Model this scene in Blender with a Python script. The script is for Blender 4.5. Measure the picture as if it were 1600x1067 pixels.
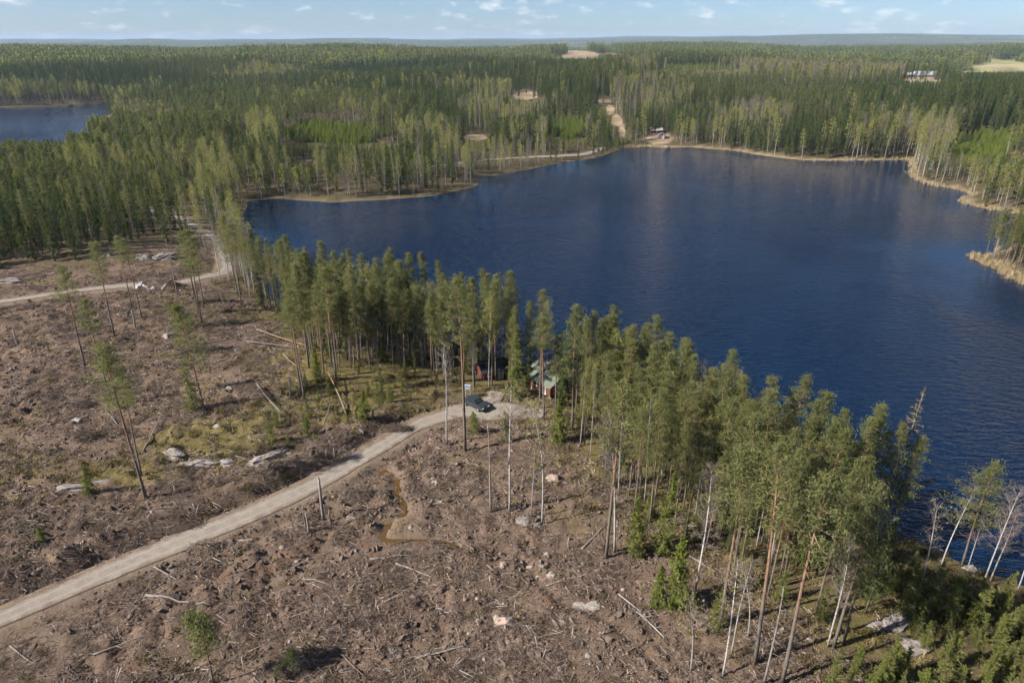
import bpy, math, random
import numpy as np
from mathutils import Vector, Matrix, Euler

for o in list(bpy.data.objects):
    bpy.data.objects.remove(o, do_unlink=True)
S = bpy.context.scene
R = math.radians

# ------------------------------------------------------------------ camera, sky, sun, exposure
CAM_Z, PITCH, FPX = 50.0, R(23.75), 1066.67
cam_data = bpy.data.cameras.new('camera')
cam_data.lens, cam_data.sensor_width = 24.0, 36.0
cam_data.clip_start, cam_data.clip_end = 0.5, 60000
cam = bpy.data.objects.new('camera', cam_data)
cam.location = (0, 0, CAM_Z)
cam.rotation_euler = (R(90) - PITCH, 0, 0)
S.collection.objects.link(cam)
S.camera = cam

SUN_EL, SUN_AZ = R(38), R(200)          # azimuth of the sun, counter-clockwise from +X
sun_dir = Vector((math.cos(SUN_EL) * math.cos(SUN_AZ), math.cos(SUN_EL) * math.sin(SUN_AZ), math.sin(SUN_EL)))

world = bpy.data.worlds.new('World')
S.world = world
world.use_nodes = True
wn, wl = world.node_tree.nodes, world.node_tree.links
wn.clear()
wout = wn.new('ShaderNodeOutputWorld')
wbg = wn.new('ShaderNodeBackground')
wbg.inputs[1].default_value = 0.060
sky = wn.new('ShaderNodeTexSky')
sky.sky_type = 'NISHITA'
sky.sun_disc = False
sky.sun_elevation = SUN_EL
sky.sun_rotation = math.atan2(sun_dir.x, sun_dir.y)
sky.altitude = 100
sky.air_density, sky.dust_density, sky.ozone_density = 0.65, 0.6, 4.5
tc = wn.new('ShaderNodeTexCoord')
mp = wn.new('ShaderNodeMapping'); mp.inputs['Scale'].default_value = (1, 1, 2.6)
wl.new(tc.outputs['Generated'], mp.inputs[0])
def wnoise(scale, detail, rough, off=(0, 0, 0)):
    m = wn.new('ShaderNodeMapping'); m.inputs['Location'].default_value = off
    wl.new(mp.outputs[0], m.inputs[0])
    n = wn.new('ShaderNodeTexNoise'); n.inputs['Scale'].default_value = scale
    n.inputs['Detail'].default_value = detail; n.inputs['Roughness'].default_value = rough
    wl.new(m.outputs[0], n.inputs['Vector'])
    return n.outputs['Fac']
def wmath(op, a, b, clamp=False):
    m = wn.new('ShaderNodeMath'); m.operation = op; m.use_clamp = clamp
    for i, v in enumerate((a, b)):
        if hasattr(v, 'is_linked'): wl.new(v, m.inputs[i])
        else: m.inputs[i].default_value = v
    return m.outputs[0]
n1 = wnoise(33.0, 5, 0.55, (3.1, 0.4, 0.0))
n2 = wnoise(5.0, 2, 0.5, (1.7, 9.2, 0.3))
cov = wmath('ADD', n1, wmath('MULTIPLY', wmath('SUBTRACT', n2, 0.5), 0.55))
mask = wmath('MULTIPLY', wmath('SUBTRACT', cov, 0.565), 4.5, True)
mask = wmath('ADD', wmath('MULTIPLY', mask, 0.62), 0.03)      # thin veil plus small cumulus
nb = wnoise(33.0, 5, 0.55, (3.1, 0.4, 0.03))
lit = wmath('ADD', wmath('MULTIPLY', wmath('SUBTRACT', n1, nb), 4.0), 0.6, True)
ccol = wn.new('ShaderNodeMix'); ccol.data_type = 'RGBA'
ccol.inputs[6].default_value = (5.6, 6.2, 7.0, 1); ccol.inputs[7].default_value = (8.8, 8.9, 9.1, 1)
wl.new(lit, ccol.inputs[0])
cmix = wn.new('ShaderNodeMix'); cmix.data_type = 'RGBA'
wl.new(mask, cmix.inputs[0]); wl.new(sky.outputs[0], cmix.inputs[6]); wl.new(ccol.outputs[2], cmix.inputs[7])
wl.new(cmix.outputs[2], wbg.inputs[0]); wl.new(wbg.outputs[0], wout.inputs[0])

sd_ = bpy.data.lights.new('sun', 'SUN')
sd_.energy, sd_.angle, sd_.color = 5.0, R(0.53), (1.0, 0.94, 0.85)
sun = bpy.data.objects.new('sun', sd_)
sun.rotation_euler = (-sun_dir).to_track_quat('-Z', 'Y').to_euler()
sun.location = (0, 0, 120)
S.collection.objects.link(sun)

S.view_settings.view_transform = 'Standard'
S.view_settings.look = 'None'
S.view_settings.exposure = 1.08
S.view_settings.gamma = 1.0
S.view_settings.use_curve_mapping = False
S.render.engine = 'CYCLES'
S.cycles.volume_bounces = 0
S.cycles.transparent_max_bounces = 6
S.cycles.adaptive_threshold = 0.03
S.cycles.adaptive_min_samples = 12
S.cycles.max_bounces = 4
S.cycles.diffuse_bounces = 2

# ------------------------------------------------------------------ numeric helpers
LAKE_Z = -3.0
rng = np.random.default_rng(11)

def plane_pt(px, py, z=0.0):
    """point of the level z seen towards a direction of the photograph (survey helper)"""
    u, v = (px - 800) / FPX, (533.5 - py) / FPX
    y = math.cos(PITCH) + v * math.sin(PITCH); zz = -math.sin(PITCH) + v * math.cos(PITCH)
    t = (z - CAM_Z) / zz
    return np.array((u * t, y * t))

def poly(pts, z=0.0):
    return np.array([plane_pt(a, b, z) for a, b in pts])

def _hash(ix, iy, s):
    n = (ix * 374761393 + iy * 668265263 + s * 1442695041) & 0xffffffff
    n = ((n ^ (n >> 13)) * 1274126177) & 0xffffffff
    return ((n ^ (n >> 16)) & 0xffff) / 65535.0

def vnoise(x, y, s=0):
    x = np.asarray(x, float); y = np.asarray(y, float)
    ix, iy = np.floor(x).astype(np.int64), np.floor(y).astype(np.int64)
    fx, fy = x - ix, y - iy
    fx = fx * fx * fx * (fx * (fx * 6 - 15) + 10); fy = fy * fy * fy * (fy * (fy * 6 - 15) + 10)
    a, b = _hash(ix, iy, s), _hash(ix + 1, iy, s)
    c, d = _hash(ix, iy + 1, s), _hash(ix + 1, iy + 1, s)
    return (a + (b - a) * fx) * (1 - fy) + (c + (d - c) * fx) * fy

def fbm(x, y, lam, octv=3, s=0):
    t, amp, tot = 0, 1.0, 0
    for k in range(octv):
        t = t + amp * vnoise(x / lam * 2 ** k + 17.3 * k, y / lam * 2 ** k - 9.1 * k, s + k); tot += amp; amp *= 0.5
    return t / tot

def sstep(a, b, x):
    t = np.clip((x - a) / (b - a), 0, 1)
    return t * t * (3 - 2 * t)

def seg_dist(P, x, y, closed):
    n = len(P); best = np.full(x.shape, 1e18)
    for i in range(n if closed else n - 1):
        ax, ay = P[i]; bx, by = P[(i + 1) % n]
        dx, dy = bx - ax, by - ay; L = dx * dx + dy * dy + 1e-9
        t = np.clip(((x - ax) * dx + (y - ay) * dy) / L, 0, 1)
        best = np.minimum(best, (x - ax - t * dx) ** 2 + (y - ay - t * dy) ** 2)
    return np.sqrt(best)

def line_dist(P, x, y, reach=14.0):
    """distance to an open line, exact within reach, large beyond"""
    x = np.asarray(x, float); y = np.asarray(y, float)
    d = np.full(x.shape, 1e3)
    lo, hi = P.min(0) - reach, P.max(0) + reach
    m = (x > lo[0]) & (x < hi[0]) & (y > lo[1]) & (y < hi[1])
    if m.any(): d[m] = seg_dist(P, x[m], y[m], False)
    return d

def inside(P, x, y):
    c = np.zeros(x.shape, bool); n = len(P)
    for i in range(n):
        ax, ay = P[i]; bx, by = P[(i + 1) % n]
        cond = ((ay > y) != (by > y))
        c ^= cond & (x < (bx - ax) * (y - ay) / ((by - ay) if by != ay else 1e-9) + ax)
    return c

def sdf(P, x, y):            # positive outside
    d = seg_dist(P, x, y, True)
    return np.where(inside(P, x, y), -d, d)

def smooth_line(P, step):
    """Catmull-Rom through the points, resampled"""
    P = np.asarray(P, float); out = []
    Q = np.vstack([2 * P[0] - P[1], P, 2 * P[-1] - P[-2]])
    for i in range(1, len(Q) - 2):
        n = max(2, int(np.linalg.norm(Q[i + 1] - Q[i]) / step))
        for t in np.arange(n) / n:
            out.append(0.5 * (2 * Q[i] + (Q[i + 1] - Q[i - 1]) * t + (2 * Q[i - 1] - 5 * Q[i] + 4 * Q[i + 1] - Q[i + 2]) * t * t + (-Q[i - 1] + 3 * Q[i] - 3 * Q[i + 1] + Q[i + 2]) * t ** 3))
    out.append(P[-1])
    return np.array(out)

# ------------------------------------------------------------------ survey of the place
LAKE = poly([(390,313),(440,311),(520,316),(600,312),(680,306),(735,293),(746,290),(750,278),(800,270),(870,256),(940,245),(956,238),(975,232),
             (1010,229),(1040,231),(1080,230),(1150,236),(1200,244),(1260,251),(1340,251),(1420,250),(1426,262),(1422,275),(1450,288),(1500,297),(1518,304),
             (1505,311),(1512,320),(1560,329),(1592,334),(1650,345),(1690,362),(1600,386),(1550,396),(1516,402),(1546,414),(1600,446),(1700,490),(1850,560),(1950,700),
             (1850,900),(1720,950),(1600,914),(1560,899),(1500,877),(1450,852),(1400,830),(1300,788),(1200,756),(1080,692),(1000,637),(930,608),
             (860,582),(800,562),(720,535),(640,516),(560,508),(480,488),(430,470),(402,430),(385,395),(378,360),(381,330)], LAKE_Z)
POND = poly([(-260,176),(-100,171),(0,167),(60,166),(120,164),(186,160),(176,175),(152,195),(136,215),(130,238),(60,248),(0,244),(-150,238),(-300,225)], LAKE_Z)
ROADS = {
    'main': smooth_line(poly([(-260,1085),(-100,1012),(0,967),(100,922),(200,878),(300,838),(400,797),(480,760),(550,722),(600,693),(650,663),(700,645),(745,634),(790,633)]), 1.0),
    'left': smooth_line(poly([(-420,532),(-200,500),(-60,479),(0,471),(100,457),(200,445),(276,439),(315,428),(345,420),(354,409),(346,385),(330,362),(300,347),(270,335),(200,322)]), 1.0),
    'far': smooth_line(poly([(660,262),(749,251),(830,243),(911,236),(945,226)]), 3.0),
}
ROAD_HALF = {'main': 1.95, 'left': 1.75, 'far': 1.6}
DITCH = smooth_line(poly([(585,733),(607,731),(617,745),(619,765),(632,788),(622,803),(600,820),(594,833),(610,839),(640,836),(690,838),(712,846)]), 0.5)
RUTS = [smooth_line(poly(q), 0.8) for q in ([(712,846),(760,852),(800,858),(830,884),(860,922),(900,946),(950,965),(1000,1010),(1045,1060),(1080,1100)], [(20,560),(120,590),(230,585),(340,560),(430,540)], [(-40,660),(60,640),(170,600)],
        [(560,1067),(640,1000),(760,930),(850,900)], [(572,1080),(655,1006),(772,938),(862,908)], [(120,1080),(260,985),(420,900),(520,850)], [(138,1085),(275,992),(433,907),(530,858)])]
CUT = np.vstack([poly([(-700,446),(-200,448),(0,424),(130,422),(230,390),(300,396),(345,428),(400,470),(445,500),(455,600),(560,645),(690,640),(800,645),(850,655),(900,712),(1010,795),(1100,868),(1230,965),(1290,1020)]),
                 [(60, 20), (60, -80), (-160, -80)]])
GROVE_A = poly([(345,440),(392,440),(470,490),(560,507),(640,514),(720,533),(800,560),(835,570),(815,622),(760,612),(700,606),(640,592),(590,585),(540,600),(480,606),(462,560),(452,505),(395,470)])
GROVE_B = poly([(835,572),(930,607),(1000,634),(1080,690),(1200,754),(1300,787),(1400,830),(1462,868),(1425,905),(1370,945),(1318,1000),(1230,950),(1150,900),(1070,850),(1000,815),(930,755),(880,690)])
YOUNG = poly([(1420,905),(1500,905),(1620,935),(1800,1010),(1800,1150),(1270,1150),(1300,1040),(1360,1030),(1400,985)])
HILLS = [(135, 1490, 100, 75, 9), (-620, 1130, 300, 190, 13), (-330, 1450, 220, 200, 13), (60, 1450, 240, 150, 14), (330, 1650, 160, 160, 5), (830, 1130, 200, 160, 13), (500, 1900, 500, 350, 10), (20, 700, 70, 55, 9), (95, 610, 45, 90, 7), (-95, 455, 60, 45, 6), (45, 500, 45, 45, 6), (-170, 1000, 160, 110, 10), (310, 930, 190, 60, 7), (270, 430, 90, 50, 6), (-330, 900, 120, 120, 9), (200, 760, 120, 60, 5),
         (60, 760, 200, 140, 6), (330, 480, 140, 90, 4), (-1100, 1500, 500, 400, 22), (1300, 1700, 500, 400, 20)]

def height(x, y, micro=True):
    x = np.asarray(x, float); y = np.asarray(y, float)
    sd = np.minimum(sdf(LAKE, x, y), sdf(POND, x, y))
    sd = sd + 2.2 * (fbm(x, y, 9, 2, 5) - 0.5) * sstep(90, 200, y)
    z = np.where(sd > 0, -3.05 + 3.05 * (1 - np.exp(-np.maximum(sd, 0) / 11.0)), -3.05 + np.maximum(sd * 0.12, -3.5))
    land = sstep(4, 60, sd)
    d = np.hypot(x, y)
    far = sstep(230, 600, d)
    open_l = 1 - sstep(-150, -200, x) * sstep(720, 640, y)      # low ground towards the left lake
    z = z + land * far * open_l * (14 * (fbm(x, y, 420, 3, 21) - 0.42))
    z = z + land * open_l * 30 * (fbm(x * 0.42 + 0.25 * y, y, 170, 2, 23) - 0.5) * sstep(380, 560, d) * sstep(2600, 1700, d)
    z = z + land * open_l * 9 * sstep(400, 800, d) * sstep(2600, 1500, d)
    for hx, hy, rx, ry, a in HILLS:
        z = z + land * a * np.exp(-((x - hx) / rx) ** 2 - ((y - hy) / ry) ** 2)
    z = z + sstep(1800, 5000, d) * (34 * (fbm(x, y, 1700, 3, 41) - 0.42)) + sstep(5000, 9500, d) * 175 * (fbm(x, y, 2600, 3, 55) - 0.27)
    # the mossy knoll left of the turning place, the bank above the left road and gentle swells
    kx, ky = plane_pt(560, 575)
    z = z + 2.6 * np.exp(-((x - kx) / 17) ** 2 - ((y - ky) / 12) ** 2) * land
    kx, ky = plane_pt(150, 395)
    z = z + 2.2 * np.exp(-((x - kx) / 45) ** 2 - ((y - ky) / 12) ** 2)
    near = sstep(260, 150, d)
    z = z + near * land * 1.3 * (fbm(x, y, 34, 2, 3) - 0.5)
    dm, dl, dfr = line_dist(ROADS['main'], x, y), line_dist(ROADS['left'], x, y), None
    dr = np.minimum(dm, dl)
    if micro:
        w = near * land * sstep(2.1, 4.5, dr)
        incut = sstep(6, -6, sdf(CUT, x, y))
        rid = 1 - np.abs(2 * fbm(x, y, 2.6, 3, 61) - 1)
        patch = sstep(0.3, 0.7, fbm(x, y, 11, 2, 71))
        b = 0.55 * (fbm(x, y, 6.5, 2, 31) - 0.5) + (0.45 + 0.75 * patch) * (fbm(x, y, 1.7, 2, 35) - 0.5) - 0.7 * patch * sstep(0.78, 0.97, rid)
        b2 = 0.5 * (fbm(x, y, 5, 2, 32) - 0.5) + 0.22 * (fbm(x, y, 1.5, 1, 36) - 0.5)
        z = z + w * (incut * b + (1 - incut) * b2)
    RM = ROADS['main']; side = sstep(-1, 1, y - np.interp(x, RM[:, 0], RM[:, 1])) * (x < RM[-12, 0])
    z = z + near * (-(0.45 + 0.4 * side) * np.exp(-((dm - 3.3) / 0.8) ** 2) + 0.75 * side * np.exp(-((dm - 6.0) / 1.6) ** 2)) - 0.35 * np.exp(-((dl - 3.2) / 0.8) ** 2) * near
    if micro:
        for i_, q_ in enumerate(RUTS):
            du = line_dist(q_, x, y, 3.0); z = z - (0.42 if i_ == 0 else 0.26) * np.exp(-(du / 0.5) ** 2) + 0.1 * np.exp(-((du - 1.0) / 0.4) ** 2)
    dd = line_dist(DITCH, x, y)
    z = z - 0.55 * np.exp(-(dd / 0.75) ** 2) + 0.12 * np.exp(-((dd - 1.9) / 0.7) ** 2)
    return z

def H1(x, y, micro=True):
    return float(height(np.array([x]), np.array([y]), micro)[0])

def ground_at(px, py, micro=True):
    """where the sight line towards a photograph direction meets the ground"""
    u, v = (px - 800) / FPX, (533.5 - py) / FPX
    dy = math.cos(PITCH) + v * math.sin(PITCH); dz = -math.sin(PITCH) + v * math.cos(PITCH)
    t0 = (6 - CAM_Z) / dz
    t = np.linspace(t0 * 0.92, t0 * 1.5, 500)
    g = height(u * t, dy * t, False) - (CAM_Z + dz * t)
    i = int(np.argmax(g > 0)) if (g > 0).any() else len(t) - 1
    tt = t[i]
    x, y = u * tt, dy * tt
    return Vector((x, y, H1(x, y, micro)))

def project(x, y, z):
    f = y * math.cos(PITCH) - (z - CAM_Z) * math.sin(PITCH)
    up = y * math.sin(PITCH) + (z - CAM_Z) * math.cos(PITCH)
    f = np.maximum(f, 1e-3)
    return 800 + FPX * x / f, 533.5 - FPX * up / f

def height_to(base, top_py):
    """height of an upright thing whose foot is at base and whose top shows at image row top_py"""
    lo, hi = 0.2, 40.0
    for _ in range(40):
        m = (lo + hi) / 2
        if project(base.x, base.y, base.z + m)[1] > top_py: lo = m
        else: hi = m
    return lo

# treeless or young patches in the far forest: surveyed direction, half sizes, kind
GLADES = [(905,85,36,8,'tan'),(952,82,16,3.5,'tan'),(823,150,21,6,'tan'),(943,160,12,5,'tan'),(953,172,9,8,'tan'),(963,188,8,10,'tan'),(972,206,7,9,'tan'),(893,198,15,7,'tan'),(742,215,18,5,'tan'),
          (478,252,12,4,'tan'),(535,212,86,15,'young'),(885,202,26,15,'young'),(1545,226,62,20,'young'),(1090,107,60,4,'young'),(1562,104,80,11,'field'),(1440,122,31,6,'yard'),(1030,215,22,10,'yard')]
SIGHTS = [(g[0] - g[2], g[0] + g[2], g[1] + 0.85 * g[3]) for g in GLADES] + [(-120, 112, 220), (112, 140, 206), (140, 178, 182)]
def glade(x, y, kinds):
    x = np.asarray(x, float); y = np.asarray(y, float)
    m = np.zeros(np.shape(x)); far_ = np.hypot(x, y) > 230
    if not far_.any(): return m
    full = m; x, y = x[far_], y[far_]; m = np.zeros(x.shape)
    qx, qy = project(x, np.maximum(y, 60), height(x, y, False))
    wob = 1.3 * (fbm(x, y, 30, 3, 77) - 0.5)
    for gx, gy, rx, ry, k in GLADES:
        if k in kinds: m = np.maximum(m, sstep(1.15, 0.85, np.hypot((qx - gx) / rx, (qy - gy) / ry) + wob))
    full[far_] = m
    return full

# ------------------------------------------------------------------ materials
def mat(name):
    m = bpy.data.materials.new(name); m.use_nodes = True
    nt = m.node_tree; nt.nodes.clear()
    out = nt.nodes.new('ShaderNodeOutputMaterial')
    return m, nt, out

class NT:
    def __init__(s, nt): s.nt = nt
    def n(s, t, **kw):
        x = s.nt.nodes.new(t)
        for k, v in kw.items(): setattr(x, k, v)
        return x
    def link(s, a, b): s.nt.links.new(a, b)
    def put(s, sock, v):
        if hasattr(v, 'is_linked'): s.link(v, sock)
        else: sock.default_value = v
    def math(s, op, a, b=0.0, clamp=False):
        m = s.n('ShaderNodeMath', operation=op, use_clamp=clamp); s.put(m.inputs[0], a); s.put(m.inputs[1], b); return m.outputs[0]
    def mix(s, f, a, b, mode='MIX'):
        m = s.n('ShaderNodeMix', data_type='RGBA', blend_type=mode); s.put(m.inputs[0], f)
        s.put(m.inputs[6], a if hasattr(a, 'is_linked') else (*a, 1)); s.put(m.inputs[7], b if hasattr(b, 'is_linked') else (*b, 1)); return m.outputs[2]
    def noise(s, vec, scale, detail=3, rough=0.55, dist=0.0):
        x = s.n('ShaderNodeTexNoise'); s.link(vec, x.inputs['Vector']); x.inputs['Scale'].default_value = scale
        x.inputs['Detail'].default_value = detail; x.inputs['Roughness'].default_value = rough; x.inputs['Distortion'].default_value = dist; return x.outputs['Fac']
    def ramp(s, f, lo, hi):
        m = s.n('ShaderNodeMapRange'); m.interpolation_type = 'SMOOTHSTEP'; s.put(m.inputs[0], f); m.inputs[1].default_value = lo; m.inputs[2].default_value = hi; return m.outputs[0]
    def geo(s, out='Position'): return s.n('ShaderNodeNewGeometry').outputs[out]
    def obj(s): return s.n('ShaderNodeTexCoord').outputs['Object']
    def rand(s): return s.n('ShaderNodeObjectInfo').outputs['Random']
    def attr(s, name):
        a = s.n('ShaderNodeAttribute'); a.attribute_name = name
        return a
    def diffuse(s, col, out, normal=None, rough=1.0, spec=0.15):
        b = s.n('ShaderNodeBsdfPrincipled'); s.put(b.inputs['Base Color'], col if hasattr(col, 'is_linked') else (*col, 1))
        s.put(b.inputs['Roughness'], rough); b.inputs['Specular IOR Level'].default_value = spec
        if normal is not None: s.link(normal, b.inputs['Normal'])
        s.link(b.outputs[0], out.inputs[0]); return b
    def bump(s, h, strength, dist):
        b = s.n('ShaderNodeBump'); s.link(h, b.inputs['Height']); b.inputs['Strength'].default_value = strength; b.inputs['Distance'].default_value = dist; return b.outputs[0]

def foliage(name, dark, light, warm, transl=0.3):
    m, nt, out = mat(name); k = NT(nt)
    tint = k.attr('tint').outputs['Fac']
    c = k.mix(tint, dark, light)
    c = k.mix(k.math('MULTIPLY', k.rand(), 0.75), c, warm)
    d = k.n('ShaderNodeBsdfDiffuse'); k.link(c, d.inputs[0])
    t = k.n('ShaderNodeBsdfTranslucent'); k.link(k.mix(0.5, c, light), t.inputs[0])
    ms = k.n('ShaderNodeMixShader'); ms.inputs[0].default_value = transl
    k.link(d.outputs[0], ms.inputs[1]); k.link(t.outputs[0], ms.inputs[2]); k.link(ms.outputs[0], out.inputs[0])
    return m

M = {}
M['pine_needles'] = foliage('pine_needles', (0.095, 0.113, 0.043), (0.242, 0.254, 0.102), (0.198, 0.195, 0.080), 0.50)
M['spruce_needles'] = foliage('spruce_needles', (0.036, 0.064, 0.020), (0.102, 0.140, 0.040), (0.092, 0.116, 0.034), 0.42)
M['young_spruce_needles'] = foliage('young_spruce_needles', (0.095, 0.130, 0.030), (0.22, 0.255, 0.055), (0.165, 0.180, 0.045), 0.5)
M['plantation_needles'] = foliage('plantation_needles', (0.13, 0.19, 0.034), (0.27, 0.34, 0.058), (0.21, 0.25, 0.05), 0.5)
M['far_pine_needles'] = foliage('far_pine_needles', (0.070, 0.096, 0.034), (0.190, 0.215, 0.075), (0.155, 0.165, 0.058), 0.42)
M['birch_leaves'] = foliage('birch_leaves', (0.22, 0.245, 0.045), (0.40, 0.41, 0.080), (0.31, 0.285, 0.09), 0.58)
M['scrub_leaves'] = foliage('scrub_leaves', (0.060, 0.058, 0.022), (0.13, 0.115, 0.042), (0.12, 0.085, 0.045), 0.3)

def bark(name, low, high, lo_z, hi_z, spots=None, var=0.3):
    m, nt, out = mat(name); k = NT(nt)
    h = k.attr('tint').outputs['Fac']           # height fraction along the stem
    p = k.obj()
    mp_ = k.n('ShaderNodeMapping'); mp_.inputs['Scale'].default_value = (6, 6, 1.6); k.link(p, mp_.inputs[0])
    nz = k.noise(mp_.outputs[0], 1.5, 4, 0.65)
    f = k.ramp(k.math('ADD', h, k.math('MULTIPLY', k.math('SUBTRACT', nz, 0.5), 0.35)), lo_z, hi_z)
    c = k.mix(f, low, high)
    c = k.mix(k.ramp(nz, 0.35, 0.7), c, k.mix(1.0, c, (0.5, 0.5, 0.5), 'MULTIPLY'))
    if spots:
        mp2 = k.n('ShaderNodeMapping'); mp2.inputs['Scale'].default_value = (3, 3, 7); k.link(p, mp2.inputs[0])
        c = k.mix(k.ramp(k.noise(mp2.outputs[0], 2.2, 2, 0.5), 0.60, 0.68), c, spots)
    c = k.mix(k.math('MULTIPLY', k.rand(), var), c, (0.12, 0.1, 0.085))
    k.diffuse(c, out, k.bump(nz, 0.5, 0.03))
    return m
M['pine_bark'] = bark('pine_bark', (0.18, 0.15, 0.128), (0.30, 0.165, 0.095), 0.25, 0.55)
M['spruce_bark'] = bark('spruce_bark', (0.13, 0.105, 0.085), (0.14, 0.11, 0.085), 0.2, 0.8)
M['birch_bark'] = bark('birch_bark', (0.40, 0.37, 0.34), (0.52, 0.49, 0.46), 0.05, 0.4, (0.07, 0.06, 0.055), 0.35)
M['birch_twigs'] = bark('birch_twigs', (0.20, 0.165, 0.15), (0.24, 0.19, 0.165), 0.2, 0.8)
M['deadwood'] = bark('deadwood', (0.27, 0.24, 0.215), (0.33, 0.295, 0.265), 0.2, 0.8, None, 0.35)
M['limb'] = bark('limb', (0.18, 0.135, 0.10), (0.24, 0.15, 0.09), 0.2, 0.8)
M['log_orange'] = bark('log_orange', (0.24, 0.19, 0.15), (0.40, 0.24, 0.14), 0.2, 0.6)

def ground_material():
    m, nt, out = mat('ground_soil'); k = NT(nt)
    p = k.geo()
    a = k.attr('zone_a'); b = k.attr('zone_b')
    sa = k.n('ShaderNodeSeparateColor'); k.link(a.outputs['Color'], sa.inputs[0])
    sb = k.n('ShaderNodeSeparateColor'); k.link(b.outputs['Color'], sb.inputs[0])
    big = k.noise(p, 0.09, 4, 0.6); mid = k.noise(p, 0.55, 5, 0.65); fine = k.noise(p, 3.2, 6, 0.7); red = k.noise(p, 0.23, 4, 0.62, 0.6)
    grain = k.noise(p, 11.0, 3, 0.7)
    # brown torn-up soil with needles, bark and bleached chips
    c = k.mix(k.ramp(fine, 0.30, 0.68), (0.070, 0.048, 0.035), (0.205, 0.150, 0.114))
    c = k.mix(k.ramp(mid, 0.38, 0.68), c, k.mix(fine, (0.12, 0.085, 0.063), (0.27, 0.21, 0.168)))
    c = k.mix(k.math('MULTIPLY', k.ramp(red, 0.52, 0.72), 0.5), c, (0.155, 0.075, 0.042))
    c = k.mix(k.math('MULTIPLY', k.ramp(big, 0.50, 0.68), 0.5), c, (0.19, 0.15, 0.07))
    c = k.mix(k.math('MULTIPLY', k.ramp(k.noise(p, 0.15, 3, 0.6), 0.52, 0.40), 0.45), c, (0.075, 0.055, 0.043))
    c = k.mix(k.math('MULTIPLY', k.ramp(grain, 0.60, 0.76), 0.55), c, (0.42, 0.36, 0.31))
    c = k.mix(k.math('MULTIPLY', k.ramp(k.noise(p, 5.5, 4, 0.75), 0.40, 0.30), 0.8), c, (0.045, 0.032, 0.026))
    c = k.mix(1.0, c, (0.82, 0.775, 0.75), 'MULTIPLY')
    # forest floor
    ff = k.mix(k.ramp(fine, 0.3, 0.7), (0.045, 0.040, 0.018), (0.095, 0.080, 0.034))
    ff = k.mix(k.ramp(mid, 0.42, 0.62), ff, (0.085, 0.060, 0.038))
    c = k.mix(sa.outputs[2], c, ff)
    # moss and lichen
    ms = k.mix(k.ramp(mid, 0.3, 0.7), (0.105, 0.085, 0.026), (0.165, 0.128, 0.050))
    ms = k.mix(k.ramp(fine, 0.42, 0.7), ms, (0.072, 0.072, 0.022))
    ms = k.mix(k.ramp(grain, 0.5, 0.75), ms, (0.12, 0.08, 0.042))
    f = k.ramp(k.math('ADD', sa.outputs[1], k.math('MULTIPLY', k.math('SUBTRACT', mid, 0.5), 0.9)), 0.42, 0.62)
    c = k.mix(k.math('MULTIPLY', f, 0.9), c, ms)
    # reed margins, fields, far clear-cuts
    rd = k.mix(fine, (0.17, 0.125, 0.07), (0.32, 0.25, 0.15)); c = k.mix(sb.outputs[0], c, rd)
    fd = k.mix(k.ramp(k.noise(p, 0.012, 3, 0.5), 0.4, 0.6), (0.17, 0.19, 0.065), (0.30, 0.26, 0.15)); c = k.mix(sb.outputs[1], c, fd)
    tn = k.mix(k.ramp(k.noise(p, 0.12, 4, 0.6), 0.35, 0.65), (0.20, 0.15, 0.095), (0.36, 0.275, 0.185)); c = k.mix(sb.outputs[2], c, tn)
    # bare sandy shoulders
    k.diffuse(k.mix(k.math('MULTIPLY', sa.outputs[0], k.ramp(mid, 0.3, 0.55)), c, k.mix(fine, (0.13, 0.098, 0.072), (0.245, 0.185, 0.135))), out,
              k.bump(k.math('ADD', k.math('MULTIPLY', fine, 1.0), k.math('MULTIPLY', grain, 0.35)), 0.9, 0.16))
    return m
M['ground'] = ground_material()

def gravel_material():
    m, nt, out = mat('road_gravel'); k = NT(nt); p = k.geo()
    n = k.noise(p, 1.0, 4, 0.6); f = k.noise(p, 9, 4, 0.75)
    e = k.attr('edge').outputs['Fac']          # 0 in the middle, 1 at the verge
    c = k.mix(k.ramp(n, 0.3, 0.7), (0.205, 0.175, 0.145), (0.265, 0.232, 0.195))
    c = k.mix(k.ramp(f, 0.35, 0.75), c, k.mix(1.0, c, (0.72, 0.70, 0.68), 'MULTIPLY'))
    tr = k.ramp(k.math('ABSOLUTE', k.math('SUBTRACT', e, 0.42)), 0.16, 0.02)
    c = k.mix(k.math('MULTIPLY', tr, 0.35), c, (0.31, 0.28, 0.245))
    c = k.mix(k.ramp(k.math('ADD', e, k.math('MULTIPLY', k.math('SUBTRACT', k.noise(p, 0.9, 5, 0.75), 0.5), 1.5)), 0.66, 0.98), c, (0.145, 0.108, 0.08))
    k.diffuse(c, out, k.bump(f, 0.5, 0.05))
    return m
M['gravel'] = gravel_material()

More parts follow.
